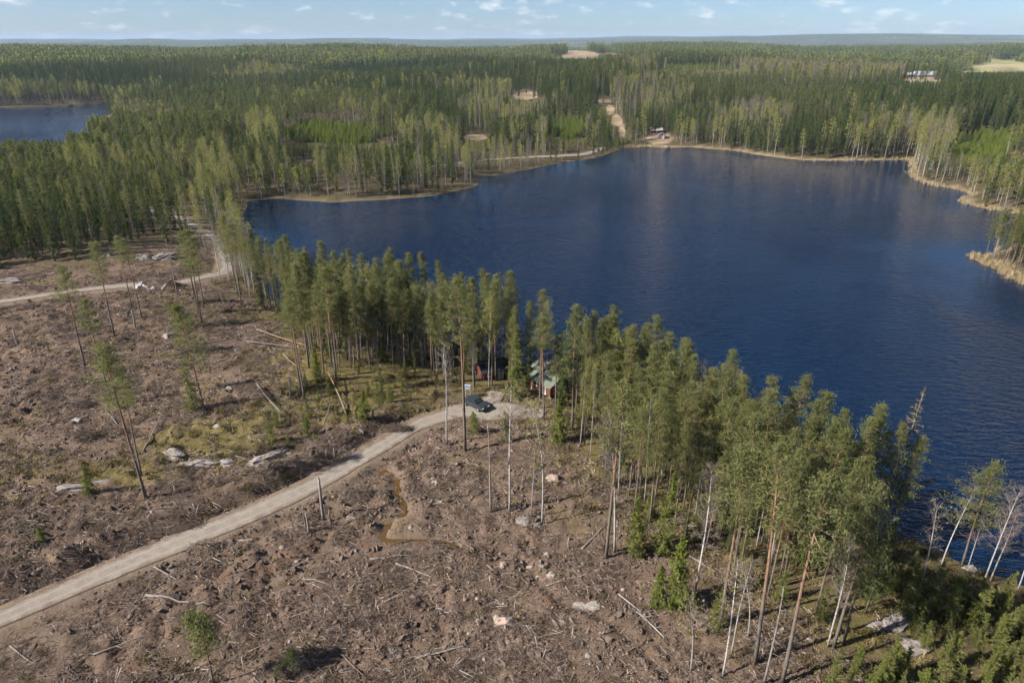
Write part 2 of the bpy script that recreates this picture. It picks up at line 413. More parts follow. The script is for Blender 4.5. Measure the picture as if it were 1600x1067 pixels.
def water_material(name, deep, scale, strength, rough, lee=False):
    m, nt, out = mat(name); k = NT(nt); p = k.geo()
    mpn = k.n('ShaderNodeMapping'); mpn.inputs['Rotation'].default_value = (0, 0, R(28)); mpn.inputs['Scale'].default_value = (0.42, 1.0, 1.0); k.link(p, mpn.inputs[0])
    w1 = k.noise(mpn.outputs[0], scale, 3, 0.55, 0.4); w2 = k.noise(mpn.outputs[0], scale * 3.1, 2, 0.5)
    gust = k.ramp(k.noise(p, 0.011, 4, 0.6, 0.6), 0.30, 0.70)
    h = k.math('MULTIPLY', k.math('ADD', w1, k.math('MULTIPLY', w2, 0.3)), k.math('ADD', k.math('MULTIPLY', gust, 0.85), 0.4))
    if lee: h = k.math('MULTIPLY', h, k.math('ADD', k.math('MULTIPLY', k.attr('wind').outputs['Fac'], 0.88), 0.12))
    b = k.n('ShaderNodeBsdfPrincipled'); b.inputs['Base Color'].default_value = (*deep, 1)
    b.inputs['Specular Tint'].default_value = (0.72, 0.88, 1.0, 1) if lee else (1, 1, 1, 1)
    b.inputs['IOR'].default_value = 1.333; b.inputs['Roughness'].default_value = rough
    k.link(k.bump(h, strength, 0.8), b.inputs['Normal']); k.link(b.outputs[0], out.inputs[0])
    return m
M['lake'] = water_material('lake_water', (0.0, 0.010, 0.034), 1.05, 1.0, 0.04, True)
M['ditch'] = water_material('ditch_water', (0.085, 0.048, 0.016), 3.0, 0.08, 0.08)

def stone_material(name, c1, c2, c3):
    m, nt, out = mat(name); k = NT(nt); p = k.geo()
    n = k.noise(p, 0.9, 5, 0.65); f = k.noise(p, 6, 5, 0.7)
    c = k.mix(k.ramp(n, 0.35, 0.65), c1, c2)
    c = k.mix(k.ramp(f, 0.50, 0.70), c, c3)
    c = k.mix(k.math('MULTIPLY', k.rand(), 0.35), c, c2)
    c = k.mix(k.ramp(k.noise(p, 1.7, 4, 0.6), 0.56, 0.64), c, (0.13, 0.11, 0.04))
    k.diffuse(c, out, k.bump(k.math('ADD', n, k.math('MULTIPLY', f, 0.4)), 0.8, 0.2))
    return m
M['granite'] = stone_material('granite', (0.285, 0.245, 0.230), (0.205, 0.18, 0.17), (0.12, 0.105, 0.098))
M['pink_granite'] = stone_material('pink_granite', (0.37, 0.27, 0.22), (0.28, 0.215, 0.185), (0.17, 0.135, 0.12))
M['pale_stone'] = stone_material('pale_stone', (0.31, 0.275, 0.25), (0.23, 0.20, 0.18), (0.14, 0.12, 0.11))

def plain(name, col, rough=0.7, spec=0.3, metal=0.0, var=0.25, scale=2.0):
    m, nt, out = mat(name); k = NT(nt); p = k.obj()
    n = k.noise(p, scale, 4, 0.65)
    c = k.mix(k.ramp(n, 0.3, 0.75), col, tuple(v * (1 - var) for v in col))
    b = k.diffuse(c, out, None, rough, spec); b.inputs['Metallic'].default_value = metal
    return m
M['red_paint'] = plain('red_paint', (0.135, 0.052, 0.036))
M['dark_red'] = plain('dark_red', (0.12, 0.035, 0.025))
M['barn_red'] = plain('barn_red', (0.16, 0.038, 0.028))
M['green_roof'] = plain('green_roof', (0.135, 0.155, 0.115), 0.6, 0.3, 0, 0.3, 1.2)
M['bright_green_roof'] = plain('bright_green_roof', (0.06, 0.15, 0.075), 0.5)
M['white_metal'] = plain('white_metal', (0.31, 0.335, 0.365), 0.4, 0.5, 0, 0.12)
M['white_paint'] = plain('white_paint', (0.72, 0.72, 0.70), 0.6, 0.3, 0, 0.12)
M['grey_wood'] = plain('grey_wood', (0.33, 0.30, 0.27))
M['dark_glass'] = plain('dark_glass', (0.02, 0.025, 0.03), 0.08, 0.5, 0, 0.1)
M['tyre'] = plain('tyre', (0.025, 0.025, 0.026), 0.9)
M['car_paint'] = plain('car_paint', (0.05, 0.06, 0.072), 0.28, 0.6, 0.4, 0.1)
M['chrome'] = plain('chrome', (0.55, 0.56, 0.58), 0.3, 0.5, 0.8, 0.1)
M['lamp_red'] = plain('lamp_red', (0.4, 0.02, 0.02), 0.3)
M['tarp'] = plain('tarp', (0.27, 0.27, 0.285), 0.45, 0.4, 0, 0.1, 1.0)
M['sign_blue'] = plain('sign_blue', (0.27, 0.33, 0.40), 0.5)
M['brick'] = plain('brick', (0.34, 0.30, 0.27))

def slash_material(name, pal):
    m, nt, out = mat(name); k = NT(nt)
    t = k.attr('tint').outputs['Fac']; r = k.rand()
    c = k.mix(k.ramp(t, 0.0, 0.5), pal[0], pal[1]); c = k.mix(k.ramp(t, 0.62, 0.92), c, pal[2]); c = k.mix(k.math('MULTIPLY', r, 0.4), c, pal[3])
    k.diffuse(c, out); return m
M['slash'] = slash_material('slash_wood', ((0.060, 0.040, 0.030), (0.15, 0.110, 0.085), (0.42, 0.37, 0.325), (0.16, 0.105, 0.07)))
M['clod'] = slash_material('soil_clod', ((0.060, 0.043, 0.034), (0.125, 0.094, 0.077), (0.27, 0.225, 0.19), (0.135, 0.088, 0.062)))
M['dark_slash'] = slash_material('brush_heap', ((0.05, 0.036, 0.028), (0.12, 0.088, 0.068), (0.24, 0.20, 0.17), (0.09, 0.062, 0.045)))
M['reed'] = slash_material('dry_reed', ((0.20, 0.145, 0.08), (0.30, 0.235, 0.135), (0.40, 0.33, 0.21), (0.24, 0.18, 0.10)))
M['dry_grass'] = slash_material('dry_grass', ((0.17, 0.125, 0.06), (0.26, 0.20, 0.095), (0.36, 0.29, 0.16), (0.15, 0.13, 0.05)))

# ------------------------------------------------------------------ mesh helpers
class MB:
    """collects vertices and faces for one mesh; tint is a per-vertex value"""
    def __init__(s): s.v, s.f, s.m, s.t, s.n = [], [], [], [], 0
    def add(s, v, f, m=0, t=0.5):
        v = np.asarray(v, float).reshape(-1, 3); n = len(v)
        s.v.append(v); s.f += [tuple(int(i) + s.n for i in q) for q in f]; s.m += [m] * len(f)
        s.t.append(np.full(n, t) if np.isscalar(t) else np.asarray(t, float)); s.n += n
    def tube(s, pts, rad, sides=6, m=0, t=None, cap=True):
        pts = np.asarray(pts, float); n = len(pts)
        d = np.gradient(pts, axis=0); d /= np.linalg.norm(d, axis=1)[:, None] + 1e-9
        ref = np.array((0.31, 0.95, 0.02)) if abs(d[0][2]) > 0.7 else np.array((0.0, 0.0, 1.0))
        a = np.cross(d, ref); a /= np.linalg.norm(a, axis=1)[:, None] + 1e-9; b = np.cross(d, a)
        ang = np.arange(sides) * 2 * math.pi / sides
        rad = np.broadcast_to(np.asarray(rad, float), (n,))
        V = pts[:, None, :] + rad[:, None, None] * (a[:, None, :] * np.cos(ang)[None, :, None] + b[:, None, :] * np.sin(ang)[None, :, None])
        F = [(i * sides + j, i * sides + (j + 1) % sides, (i + 1) * sides + (j + 1) % sides, (i + 1) * sides + j) for i in range(n - 1) for j in range(sides)]
        if cap: F += [tuple(range(sides))[::-1], tuple((n - 1) * sides + j for j in range(sides))]
        tt = np.linspace(0, 1, n) if t is None else np.broadcast_to(np.asarray(t, float), (n,))
        s.add(V.reshape(-1, 3), F, m, np.repeat(tt, sides))
    def tris(s, c, d, p, m=0, t=0.5):
        """slim triangles: base centres c, tips c+d, half widths p"""
        n = len(c); V = np.stack([c - p, c + p, c + d], 1).reshape(-1, 3)
        F = np.arange(n * 3).reshape(-1, 3)
        s.add(V, F, m, np.repeat(np.broadcast_to(np.asarray(t, float), (n,)), 3))
    def box(s, c, size, m=0, rot=None, t=0.5):
        x, y, z = np.array(size) / 2
        V = np.array([(-x,-y,-z),(x,-y,-z),(x,y,-z),(-x,y,-z),(-x,-y,z),(x,-y,z),(x,y,z),(-x,y,z)])
        if rot is not None: V = V @ np.array(Euler(rot).to_matrix()).T
        s.add(V + np.array(c), [(0,3,2,1),(4,5,6,7),(0,1,5,4),(1,2,6,5),(2,3,7,6),(3,0,4,7)], m, t)
    def mesh(s, name, mats, smooth=False):
        me = bpy.data.meshes.new(name)
        me.from_pydata(np.concatenate(s.v).tolist(), [], s.f)
        for x in mats: me.materials.append(M[x])
        me.polygons.foreach_set('material_index', np.array(s.m, np.int32))
        a = me.attributes.new('tint', 'FLOAT', 'POINT'); a.data.foreach_set('value', np.concatenate(s.t).astype(np.float32))
        if smooth: me.polygons.foreach_set('use_smooth', np.ones(len(s.f), bool))
        me.update(); return me
    def merge(s, o, moff=0):
        s.v += o.v; s.f += [tuple(i + s.n for i in q) for q in o.f]; s.m += [i + moff for i in o.m]; s.t += o.t; s.n += o.n

def unit(n, r):
    v = r.normal(size=(n, 3)); return v / np.linalg.norm(v, axis=1)[:, None]

def leafs(mb, c, size, width, r, m=0, t=None, bias=(0, 0, 0)):
    n = len(c); d = unit(n, r) + np.array(bias); d /= np.linalg.norm(d, axis=1)[:, None]
    p = np.cross(d, unit(n, r)); p /= np.linalg.norm(p, axis=1)[:, None] + 1e-9
    L = size * r.uniform(0.6, 1.35, n)[:, None]; W = width * r.uniform(0.6, 1.3, n)[:, None]
    mb.tris(c - d * L * 0.5, d * L, p * W, m, r.uniform(0, 1, n) if t is None else t)

C = S.collection
def link(name, me, parent=None, loc=None, rot=None, scale=None):
    o = bpy.data.objects.new(name, me); C.objects.link(o)
    if parent is not None: o.parent = parent
    if loc is not None: o.location = loc
    if rot is not None: o.rotation_euler = rot
    if scale is not None: o.scale = (scale,) * 3 if np.isscalar(scale) else scale
    return o
def tag(o, label=None, cat=None, group=None, kind=None):
    if label: o['label'] = label
    if cat: o['category'] = cat
    if group: o['group'] = group
    if kind: o['kind'] = kind
    return o
def thing(name, label, cat, loc=(0, 0, 0), rz=0.0, group=None, rot=None):
    return tag(link(name, None, None, loc, rot or (0, 0, rz)), label, cat, group)

def np_mesh(name, V, F, mats, smooth=True):
    me = bpy.data.meshes.new(name)
    nv, nf, k = len(V), len(F), F.shape[1]
    me.vertices.add(nv); me.vertices.foreach_set('co', np.asarray(V, np.float32).ravel())
    me.loops.add(nf * k); me.loops.foreach_set('vertex_index', np.asarray(F, np.int32).ravel())
    me.polygons.add(nf); me.polygons.foreach_set('loop_start', np.arange(0, nf * k, k, dtype=np.int32))
    for x in mats: me.materials.append(M[x])
    me.update(calc_edges=True)
    if smooth: me.polygons.foreach_set('use_smooth', np.ones(nf, bool))
    return me

# ------------------------------------------------------------------ the ground
def axis(lo_f, hi_f, step, mid_lo, mid_hi, mstep, lo, hi, ratio):
    a = list(np.arange(lo_f, hi_f, step))
    x, s_ = a[-1], step
    while x < mid_hi: s_ = min(s_ * 1.25, mstep); x += s_; a.append(x)
    while x < hi: s_ *= ratio; x += s_; a.append(x)
    x, s_ = a[0], step; b = []
    while x > mid_lo: s_ = min(s_ * 1.25, mstep); x -= s_; b.append(x)
    while x > lo: s_ *= ratio; x -= s_; b.append(x)
    return np.array(b[::-1] + a)
ax = axis(-92, 84, 0.42, -330, 420, 4.0, -15000, 15000, 1.09)
ay = axis(34, 165, 0.42, -40, 470, 4.0, -900, 15000, 1.09)
GX, GY = np.meshgrid(ax, ay)
GZ = height(GX, GY)
nx, ny = len(ax), len(ay)
I = np.arange(nx * ny).reshape(ny, nx)
F = np.stack([I[:-1, :-1], I[:-1, 1:], I[1:, 1:], I[1:, :-1]], -1).reshape(-1, 4)
gm = np_mesh('ground', np.stack([GX.ravel(), GY.ravel(), GZ.ravel()], 1), F, ['ground'])
gx, gy = GX.ravel(), GY.ravel()
sd_all = np.minimum(sdf(LAKE, gx, gy), sdf(POND, gx, gy))
dist = np.hypot(gx, gy)
cutm = sstep(5, -5, sdf(CUT, gx, gy) + 6 * (fbm(gx, gy, 8, 2, 91) - 0.5))
road_d = np.minimum(line_dist(ROADS['main'], gx, gy), line_dist(ROADS['left'], gx, gy))
ditch_d = line_dist(DITCH, gx, gy)
moss = np.zeros(len(gx))
for px, py, rx, ry, a in [(560,575,19,13,0.75),(510,632,14,8,0.68),(620,628,10,6,0.6),(445,560,12,9,0.55),(330,690,15,9,0.62),(190,735,10,6,0.55),(400,660,9,7,0.6),(60,725,9,6,0.45),(300,480,14,14,0.42),(430,480,13,10,0.5),(960,720,10,9,0.55),(1060,790,12,9,0.6),(660,560,20,10,0.55),(1320,960,10,10,0.5),(1340,1010,6,4,0.5),(20,440,20,6,0.4)]:
    p = plane_pt(px, py); moss = np.maximum(moss, a * np.exp(-((gx - p[0]) / rx) ** 2 - ((gy - p[1]) / ry) ** 2) * 1.25)
moss = np.maximum(moss, 0.5 * (1 - cutm) * sstep(200, 140, dist))
ff = np.clip((1 - cutm), 0, 1) * np.where(dist > 230, 1.0, 0.75)
sand = np.maximum(sstep(3.6, 2.2, road_d) * 0.9, sstep(2.0, 0.8, ditch_d) * 0.45)
p = plane_pt(770, 633); sand = np.maximum(sand, 0.9 * np.exp(-((gx - p[0]) / 7) ** 2 - ((gy - p[1]) / 4) ** 2))
p = plane_pt(20, 1000); sand = np.maximum(sand, 0.8 * np.exp(-((gx - p[0]) / 6) ** 2 - ((gy - p[1]) / 2.2) ** 2))
reedw = np.where(gx < 60, 0.5, 1.5) + np.where(gx < 60, 1.0, 2.0) * fbm(gx, gy, 60, 2, 15)
reed = sstep(reedw, reedw * 0.6, sd_all) * sstep(-8, -1, sd_all) * sstep(205, 240, gy) * np.where(gx < 60, 0.35, 0.8)
reed = np.maximum(reed, sstep(2.6, 1.2, sd_all) * sstep(95, 125, gx) * sstep(60, 90, gy))
field = glade(gx, gy, ('field',)); tan = glade(gx, gy, ('tan', 'yard')) * 0.95
ones = np.ones(len(gx))
for nm, cols in (('zone_a', (sand, moss, ff)), ('zone_b', (reed, field, tan))):
    at_ = gm.attributes.new(nm, 'FLOAT_COLOR', 'POINT')
    at_.data.foreach_set('color', np.stack([*cols, ones], 1).astype(np.float32).ravel())
tag(link('ground', gm), 'brown clear-cut and forest ground', 'ground', kind='structure')

# lakes
def water(name, P, z, material, label, step):
    lo, hi = P.min(0) - 12, P.max(0) + 12
    xs_, ys_ = np.arange(lo[0], hi[0], step), np.arange(lo[1], hi[1], step)
    X, Y = np.meshgrid(xs_, ys_); n_, k_ = X.shape
    sd_w = sdf(P, X.ravel(), Y.ravel())
    J = np.arange(X.size).reshape(n_, k_); Fq = np.stack([J[:-1, :-1], J[:-1, 1:], J[1:, 1:], J[1:, :-1]], -1).reshape(-1, 4)
    Fq = Fq[(sd_w[Fq] < 5.0).any(1)]
    used = np.unique(Fq); re_ = np.full(X.size, -1); re_[used] = np.arange(len(used))
    me = np_mesh(name, np.stack([X.ravel()[used], Y.ravel()[used], np.full(len(used), z)], 1), re_[Fq], [material])
    lee = sstep(2, 42, -sd_w[used] + 14 * (fbm(X.ravel()[used], Y.ravel()[used], 30, 2, 333) - 0.5))   # sheltered water along the far shores
    lee = np.where(Y.ravel()[used] > 190, lee, np.maximum(lee, sstep(200, 150, Y.ravel()[used]) * np.where(X.ravel()[used] > 95, lee, 1)))
    at_ = me.attributes.new('wind', 'FLOAT', 'POINT'); at_.data.foreach_set('value', lee.astype(np.float32))
    return tag(link(name, me), label, 'lake', kind='structure')
water('lake', LAKE, LAKE_Z, 'lake', 'dark blue rippled lake in the middle of the picture', 4.0)
water('lake', POND, LAKE_Z, 'lake', 'second blue lake between the forests at the far left', 8.0)

# roads
def ribbon(name, L, half, mat_name, label, cat, lift=0.05, across=6, zfun=None, ends=None):
    T = np.gradient(L, axis=0); T /= np.linalg.norm(T, axis=1)[:, None]
    N = np.stack([-T[:, 1], T[:, 0]], 1)
    w = np.linspace(-1, 1, across + 1)
    hw = half * (1 + 0.16 * (2 * vnoise(np.arange(len(L)) / 5.0, np.zeros(len(L)), 9) - 1)) if np.isscalar(half) else half
    X = L[:, 0][:, None] + N[:, 0][:, None] * w * np.reshape(hw, (-1, 1)); Y = L[:, 1][:, None] + N[:, 1][:, None] * w * np.reshape(hw, (-1, 1))
    Z = height(X, Y, False) + lift + 0.05 * (1 - w ** 2)[None, :] if zfun is None else zfun(X, Y)
    n, k = X.shape; J = np.arange(n * k).reshape(n, k)
    Fq = np.stack([J[:-1, :-1], J[1:, :-1], J[1:, 1:], J[:-1, 1:]], -1).reshape(-1, 4)
    me = np_mesh(name, np.stack([X.ravel(), Y.ravel(), Z.ravel()], 1), Fq, [mat_name])
    a = me.attributes.new('edge', 'FLOAT', 'POINT'); a.data.foreach_set('value', np.tile(np.abs(w), n).astype(np.float32))
    me.update()
    if me.polygons[0].normal.z < 0: me.flip_normals()
    return tag(link(name, me), label, cat, kind='structure')
ribbon('gravel_road', ROADS['main'], 1.5, 'gravel', 'grey gravel road curving up to the turning place by the cabin', 'road', 0.07)
ribbon('gravel_road', ROADS['left'], 1.45, 'gravel', 'grey gravel road running along the left forest edge', 'road', 0.07)
ribbon('gravel_road', ROADS['far'], 1.7, 'gravel', 'pale gravel road behind the birches on the far shore', 'road', 0.25)
tp = smooth_line(poly([(700,640),(735,637),(770,634),(810,634),(850,641)]), 0.7)
hw = 1.4 + 1.4 * np.sin(np.linspace(0.25, math.pi * 0.97, len(tp)))
ribbon('turning_place', tp, hw, 'gravel', 'widened gravel turning place at the road end', 'road', 0.10, 10)
tp = smooth_line(poly([(752,632),(762,622),(772,612),(776,606)]), 0.7)
ribbon('path', tp, 1.5, 'gravel', 'short sandy path leading from the turning place to the trees', 'path', 0.13)
def ditch_level(X, Y):
    zc = np.minimum.accumulate(height(DITCH[:, 0], DITCH[:, 1], False) + 0.16) if False else height(DITCH[:, 0], DITCH[:, 1], False) + 0.2
    kk = np.ones(9) / 9; zc = np.convolve(np.pad(zc, 4, 'edge'), kk, 'valid')
    return np.repeat(zc[:, None], X.shape[1], 1)
dl = len(DITCH); tt = np.linspace(0, 1, dl)
hwid = np.where(tt < 0.16, 1.15, 0.5) * (0.7 + 0.8 * vnoise(tt * 14, tt * 0, 4)) * (1 - 0.75 * sstep(0.6, 0.8, tt))
ribbon('ditch_water', DITCH, hwid, 'ditch', 'rusty brown water winding in the drainage ditch', 'water', 0, 2, ditch_level)
#PART2
# ------------------------------------------------------------------ trees
def stem_path(h, r, sway, n=9, bend=0.0):
    z = np.linspace(0, 1, n); a, b = r.uniform(0, 6.28, 2)
    x = sway * (np.sin(z * 3 + a) - math.sin(a)) * z + bend * z ** 2
    y = sway * (np.cos(z * 2.4 + b) - math.cos(b)) * z
    return np.stack([x, y, z * h], 1)
def on_path(P, t):
    f = np.clip(t, 0, 1) * (len(P) - 1); i = np.minimum(f.astype(int), len(P) - 2); w = (f - i)[:, None]
    return P[i] * (1 - w) + P[i + 1] * w

def pine(seed, h=17.0, cs=0.55, w=1.9, n=30, tufts=4, per=29, sparse=1.0, nl=0.31, nw=0.040, sp=1.0):
    r = np.random.default_rng(seed); tr, cr = MB(), MB()
    P = stem_path(h, r, 0.28)
    tr.tube(P, h * 0.0078 * (1 - np.linspace(0, 1, 9)) ** 0.75 + 0.02, 7)
    for k in range(int(16)):                                   # dead stubs below the crown
        t = r.uniform(0.28, cs); o = on_path(P, np.array([t]))[0]; a = r.uniform(0, 6.28); L = r.uniform(0.3, 1.2)
        tr.tube([o, o + L * np.array((math.cos(a), math.sin(a), r.uniform(-0.3, 0.25)))], [0.03, 0.008], 3, 0, 0.5, False)
    gold = r.uniform(0, 6)
    for k in range(n):
        u = (k + r.uniform(0, 1)) / n; t = cs + (0.985 - cs) * u
        o = on_path(P, np.array([t]))[0]; a = gold + k * 2.4 + r.normal(0, 0.3)
        L = (w * 1.12 * min(1.0, 0.5 + 2.0 * u) * (1 - u) ** 0.62 + 0.22) * r.uniform(0.6, 1.32)
        el = R(-8 + 58 * u + r.normal(0, 9))
        d = np.array((math.cos(a) * math.cos(el), math.sin(a) * math.cos(el), math.sin(el)))
        e = o + d * L + np.array((0, 0, 0.16 * L))
        mid = o + d * L * 0.5 - np.array((0, 0, 0.04 * L))
        cr.tube([o, mid, e], [0.045, 0.03, 0.012], 3, 1, 0.6, False)
        for q in range(tufts):
            g = 0.36 + 0.70 * (q + r.uniform(0, 1)) / tufts
            c = o + (e - o) * g + r.normal(0, 0.13, 3) * L * 0.6
            m_ = max(6, int(per * r.uniform(0.55, 1.3) * sparse))
            pts = c + r.normal(0, 1, (m_, 3)) * np.array((0.31, 0.31, 0.13)) * (0.75 + 0.25 * L) * sp
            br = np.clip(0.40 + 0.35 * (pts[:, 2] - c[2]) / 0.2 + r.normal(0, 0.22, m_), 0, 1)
            leafs(cr, pts, nl, nw, r, 0, br, (d[0] * 0.5, d[1] * 0.5, 0.55))
    return tr, cr

def spruce(seed, h=15.0, w=2.0, base=0.08, levels=30, per=5, leaf=15, size=0.42, droop=0.25, wid=0.085):
    r = np.random.default_rng(seed); tr, cr = MB(), MB()
    P = stem_path(h, r, 0.12)
    tr.tube(P, h * 0.0095 * (1 - np.linspace(0, 1, 9)) ** 0.8 + 0.012, 6)
    for k in range(levels):
        u = (k + r.uniform(0, 0.8)) / levels; t = base + (0.985 - base) * u
        o = on_path(P, np.array([t]))[0]
        for j in range(per if u < 0.9 else 3):
            a = r.uniform(0, 6.28)
            L = (w * (1 - u) ** 0.72 * min(1, 0.55 + 2.2 * u) + 0.16) * r.uniform(0.6, 1.2)
            el = R(-16 + 50 * u ** 1.5 + r.normal(0, 8))
            d = np.array((math.cos(a) * math.cos(el), math.sin(a) * math.cos(el), math.sin(el)))
            e = o + d * L + np.array((0, 0, 0.10 * L - droop * 0.3 * L))
            cr.tube([o, e], [0.03, 0.008], 3, 1, 0.4, False)
            m_ = max(4, int(leaf * (0.35 + 0.65 * L / w) * r.uniform(0.7, 1.2)))
            g = r.uniform(0.12, 1.02, m_)
            side = np.array((-d[1], d[0], 0))
            pts = o + (e - o) * g[:, None] + side * (r.normal(0, 0.20, m_) * (0.35 + 0.9 * (1 - g)) * min(L, 1.3))[:, None] + np.array((0, 0, 1)) * (-0.12 * r.exponential(1, m_) * min(1, L))[:, None]
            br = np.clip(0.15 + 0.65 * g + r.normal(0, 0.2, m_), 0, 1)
            leafs(cr, pts, size, wid, r, 0, br, (d[0] * 0.7, d[1] * 0.7, -droop))
    top = P[-1]; leafs(cr, top + r.normal(0, 0.05, (10, 3)), size, wid * 0.8, r, 0, 0.8, (0, 0, 1.6))
    return tr, cr

def birch(seed, h=16.0, w=1.7, leaves=1500, cs=0.42, bend=0.0, twig=9, branches=34, lf=0.20, lw=0.062, tw=1.0):
    r = np.random.default_rng(seed); tr, cr = MB(), MB()
    P = stem_path(h, r, 0.35, 11, bend)
    tr.tube(P, h * 0.0074 * (1 - np.linspace(0, 1, 11)) ** 0.8 + 0.014, 6)
    ends = []
    for k in range(branches):
        u = (k + r.uniform(0, 1)) / branches; t = cs + (0.98 - cs) * u
        o = on_path(P, np.array([t]))[0]; a = k * 2.4 + r.normal(0, 0.4)
        L = w * (0.55 + 0.65 * math.sin(math.pi * (0.15 + 0.8 * u))) * r.uniform(0.7, 1.25)
        el = R(38 + 22 * u + r.normal(0, 9))
        d = np.array((math.cos(a) * math.cos(el), math.sin(a) * math.cos(el), math.sin(el)))
        e = o + d * L; mid = o + d * L * 0.55 + np.array((0, 0, 0.05))
        cr.tube([o, mid, e], [0.032, 0.02, 0.007], 3, 1, 0.5, False)
        m_ = twig; g = r.uniform(0.25, 1.0, m_)[:, None]
        c = o + (e - o) * g
        dd = unit(m_, r) * 0.9 + d + np.array((0, 0, -0.1)); dd /= np.linalg.norm(dd, axis=1)[:, None]
        ll = r.uniform(0.45, 1.15, m_)[:, None]
        pp = np.cross(dd, unit(m_, r)); pp /= np.linalg.norm(pp, axis=1)[:, None]
        cr.tris(c, dd * ll, pp * 0.016 * tw, 1, 0.5)
        ends.append(c + dd * ll * r.uniform(0.4, 1.1, m_)[:, None])
        c2 = np.repeat(c + dd * ll * 0.5, 2, 0); d2 = unit(m_ * 2, r) * 0.8 + d; d2 /= np.linalg.norm(d2, axis=1)[:, None]
        p2 = np.cross(d2, unit(m_ * 2, r)); p2 /= np.linalg.norm(p2, axis=1)[:, None]
        cr.tris(c2, d2 * r.uniform(0.3, 0.7, m_ * 2)[:, None], p2 * 0.011 * tw, 1, 0.6)
    if leaves:
        E = np.concatenate(ends); i = r.integers(0, len(E), leaves)
        leafs(cr, E[i] + r.normal(0, 0.17, (leaves, 3)), lf, lw, r, 0)
    return tr, cr

def snag(seed, h=12.0, stubs=26, L=1.0):
    r = np.random.default_rng(seed); tr, cr = MB(), MB()
    P = stem_path(h, r, 0.2); tr.tube(P, h * 0.0085 * (1 - np.linspace(0, 1, 9)) ** 0.7 + 0.02, 6)
    for k in range(stubs):
        t = r.uniform(0.3, 0.98); o = on_path(P, np.array([t]))[0]; a = r.uniform(0, 6.28); l = L * r.uniform(0.4, 1.3) * (1.15 - t * 0.7)
        cr.tube([o, o + l * np.array((math.cos(a), math.sin(a), r.uniform(-0.25, 0.2)))], [0.028, 0.008], 3, 0, 0.6, False)
    return tr, cr

KINDS = {}
def kind(key, geos, tmats, cmats, h):
    out = []
    for i, (g, hh) in enumerate(zip(geos, h)):
        tr, cr = g
        both = MB(); both.merge(tr, 0); both.merge(cr, 1)
        out.append((tr.mesh(key + '_trunk', tmats, True), cr.mesh(key + '_crown', cmats), both.mesh(key + '_whole', tmats + cmats), hh))
    KINDS[key] = out
ph = [17, 18, 16, 17, 19, 15, 17, 16]
kind('pine', [pine(100 + i, ph[i], [0.52, 0.45, 0.56, 0.42, 0.55, 0.48, 0.60, 0.36][i], [1.5, 1.65, 1.35, 1.4, 1.75, 1.2, 1.45, 1.5][i], [30, 34, 26, 36, 32, 30, 24, 38][i]) for i in range(8)], ['pine_bark'], ['pine_needles', 'limb'], ph)
ph = [17, 18, 16]
kind('lone_pine', [pine(150 + i, ph[i], [0.66, 0.70, 0.62][i], [1.65, 1.45, 1.8][i], [24, 20, 26][i], 4, 30, 1.0) for i in range(3)], ['pine_bark'], ['pine_needles', 'limb'], ph)
kind('broad_pine', [pine(160, 15, 0.45, 2.9, 34, 6, 26)], ['pine_bark'], ['pine_needles', 'limb'], [15])
ph = [6.5, 5.5]
kind('sapling_pine', [pine(170 + i, ph[i], [0.5, 0.35][i], 1.0, 20, 4, 22) for i in range(2)], ['pine_bark'], ['pine_needles', 'limb'], ph)
sh = [16, 18, 14, 15, 17]
kind('pine_lod', [pine(400 + i, [17, 18, 16, 17][i], [0.50, 0.44, 0.56, 0.40][i], [1.5, 1.65, 1.4, 1.5][i], 24, 3, 12, 1.0, 0.60, 0.095, 1.15) for i in range(4)], ['pine_bark'], ['far_pine_needles', 'limb'], [17, 18, 16, 17])
kind('spruce', [spruce(200 + i, sh[i], [1.6, 1.9, 1.5, 1.35, 1.7][i], [0.07, 0.12, 0.05, 0.18, 0.1][i]) for i in range(5)], ['spruce_bark'], ['spruce_needles', 'limb'], sh)
kind('spruce_lod', [spruce(410 + i, [16, 18, 14, 17][i], [1.55, 1.75, 1.45, 1.35][i], 0.1, 22, 4, 9, 0.75, 0.25, 0.14) for i in range(4)], ['spruce_bark'], ['spruce_needles', 'limb'], [16, 18, 14, 17])
kind('plantation_lod', [spruce(260 + i, 4.2, 1.0, 0.02, 14, 5, 12, 0.36, 0.0, 0.09) for i in range(3)], ['spruce_bark'], ['plantation_needles', 'limb'], [4.2, 4.2, 4.2])
kind('light_spruce', [spruce(220 + i, [13, 9, 7][i], [2.2, 1.7, 1.4][i], 0.06, 26, 5, 18, 0.45, 0.5) for i in range(3)], ['spruce_bark'], ['young_spruce_needles', 'limb'], [13, 9, 7])
yh = [3.6, 4.4, 3.0, 5.0]
kind('young_spruce', [spruce(240 + i, yh[i], [0.95, 1.05, 0.85, 1.1][i], 0.02, 18, 6, 30, 0.17, 0.05, 0.036) for i in range(4)], ['spruce_bark'], ['young_spruce_needles', 'limb'], yh)
bh = [16, 17, 15, 16, 14]
kind('birch', [birch(300 + i, bh[i], [1.6, 1.9, 1.5, 1.4, 1.7][i], [1500, 1700, 1100, 900, 1600][i]) for i in range(5)], ['birch_bark'], ['birch_leaves', 'birch_twigs'], bh)
kind('birch_lod', [birch(420 + i, [16, 17, 14, 15][i], [1.6, 1.8, 1.7, 1.5][i], [620, 700, 520, 600][i], 0.36, 0, 5, 24, 0.36, 0.12, 1.6) for i in range(4)], ['birch_bark'], ['birch_leaves', 'birch_twigs'], [16, 17, 14, 15])
kind('bare_lod', [birch(430 + i, [15, 16][i], 1.7, 60, 0.36, 0.3, 9, 30, 0.3, 0.1, 2.2) for i in range(2)], ['birch_bark'], ['birch_leaves', 'birch_twigs'], [15, 16])
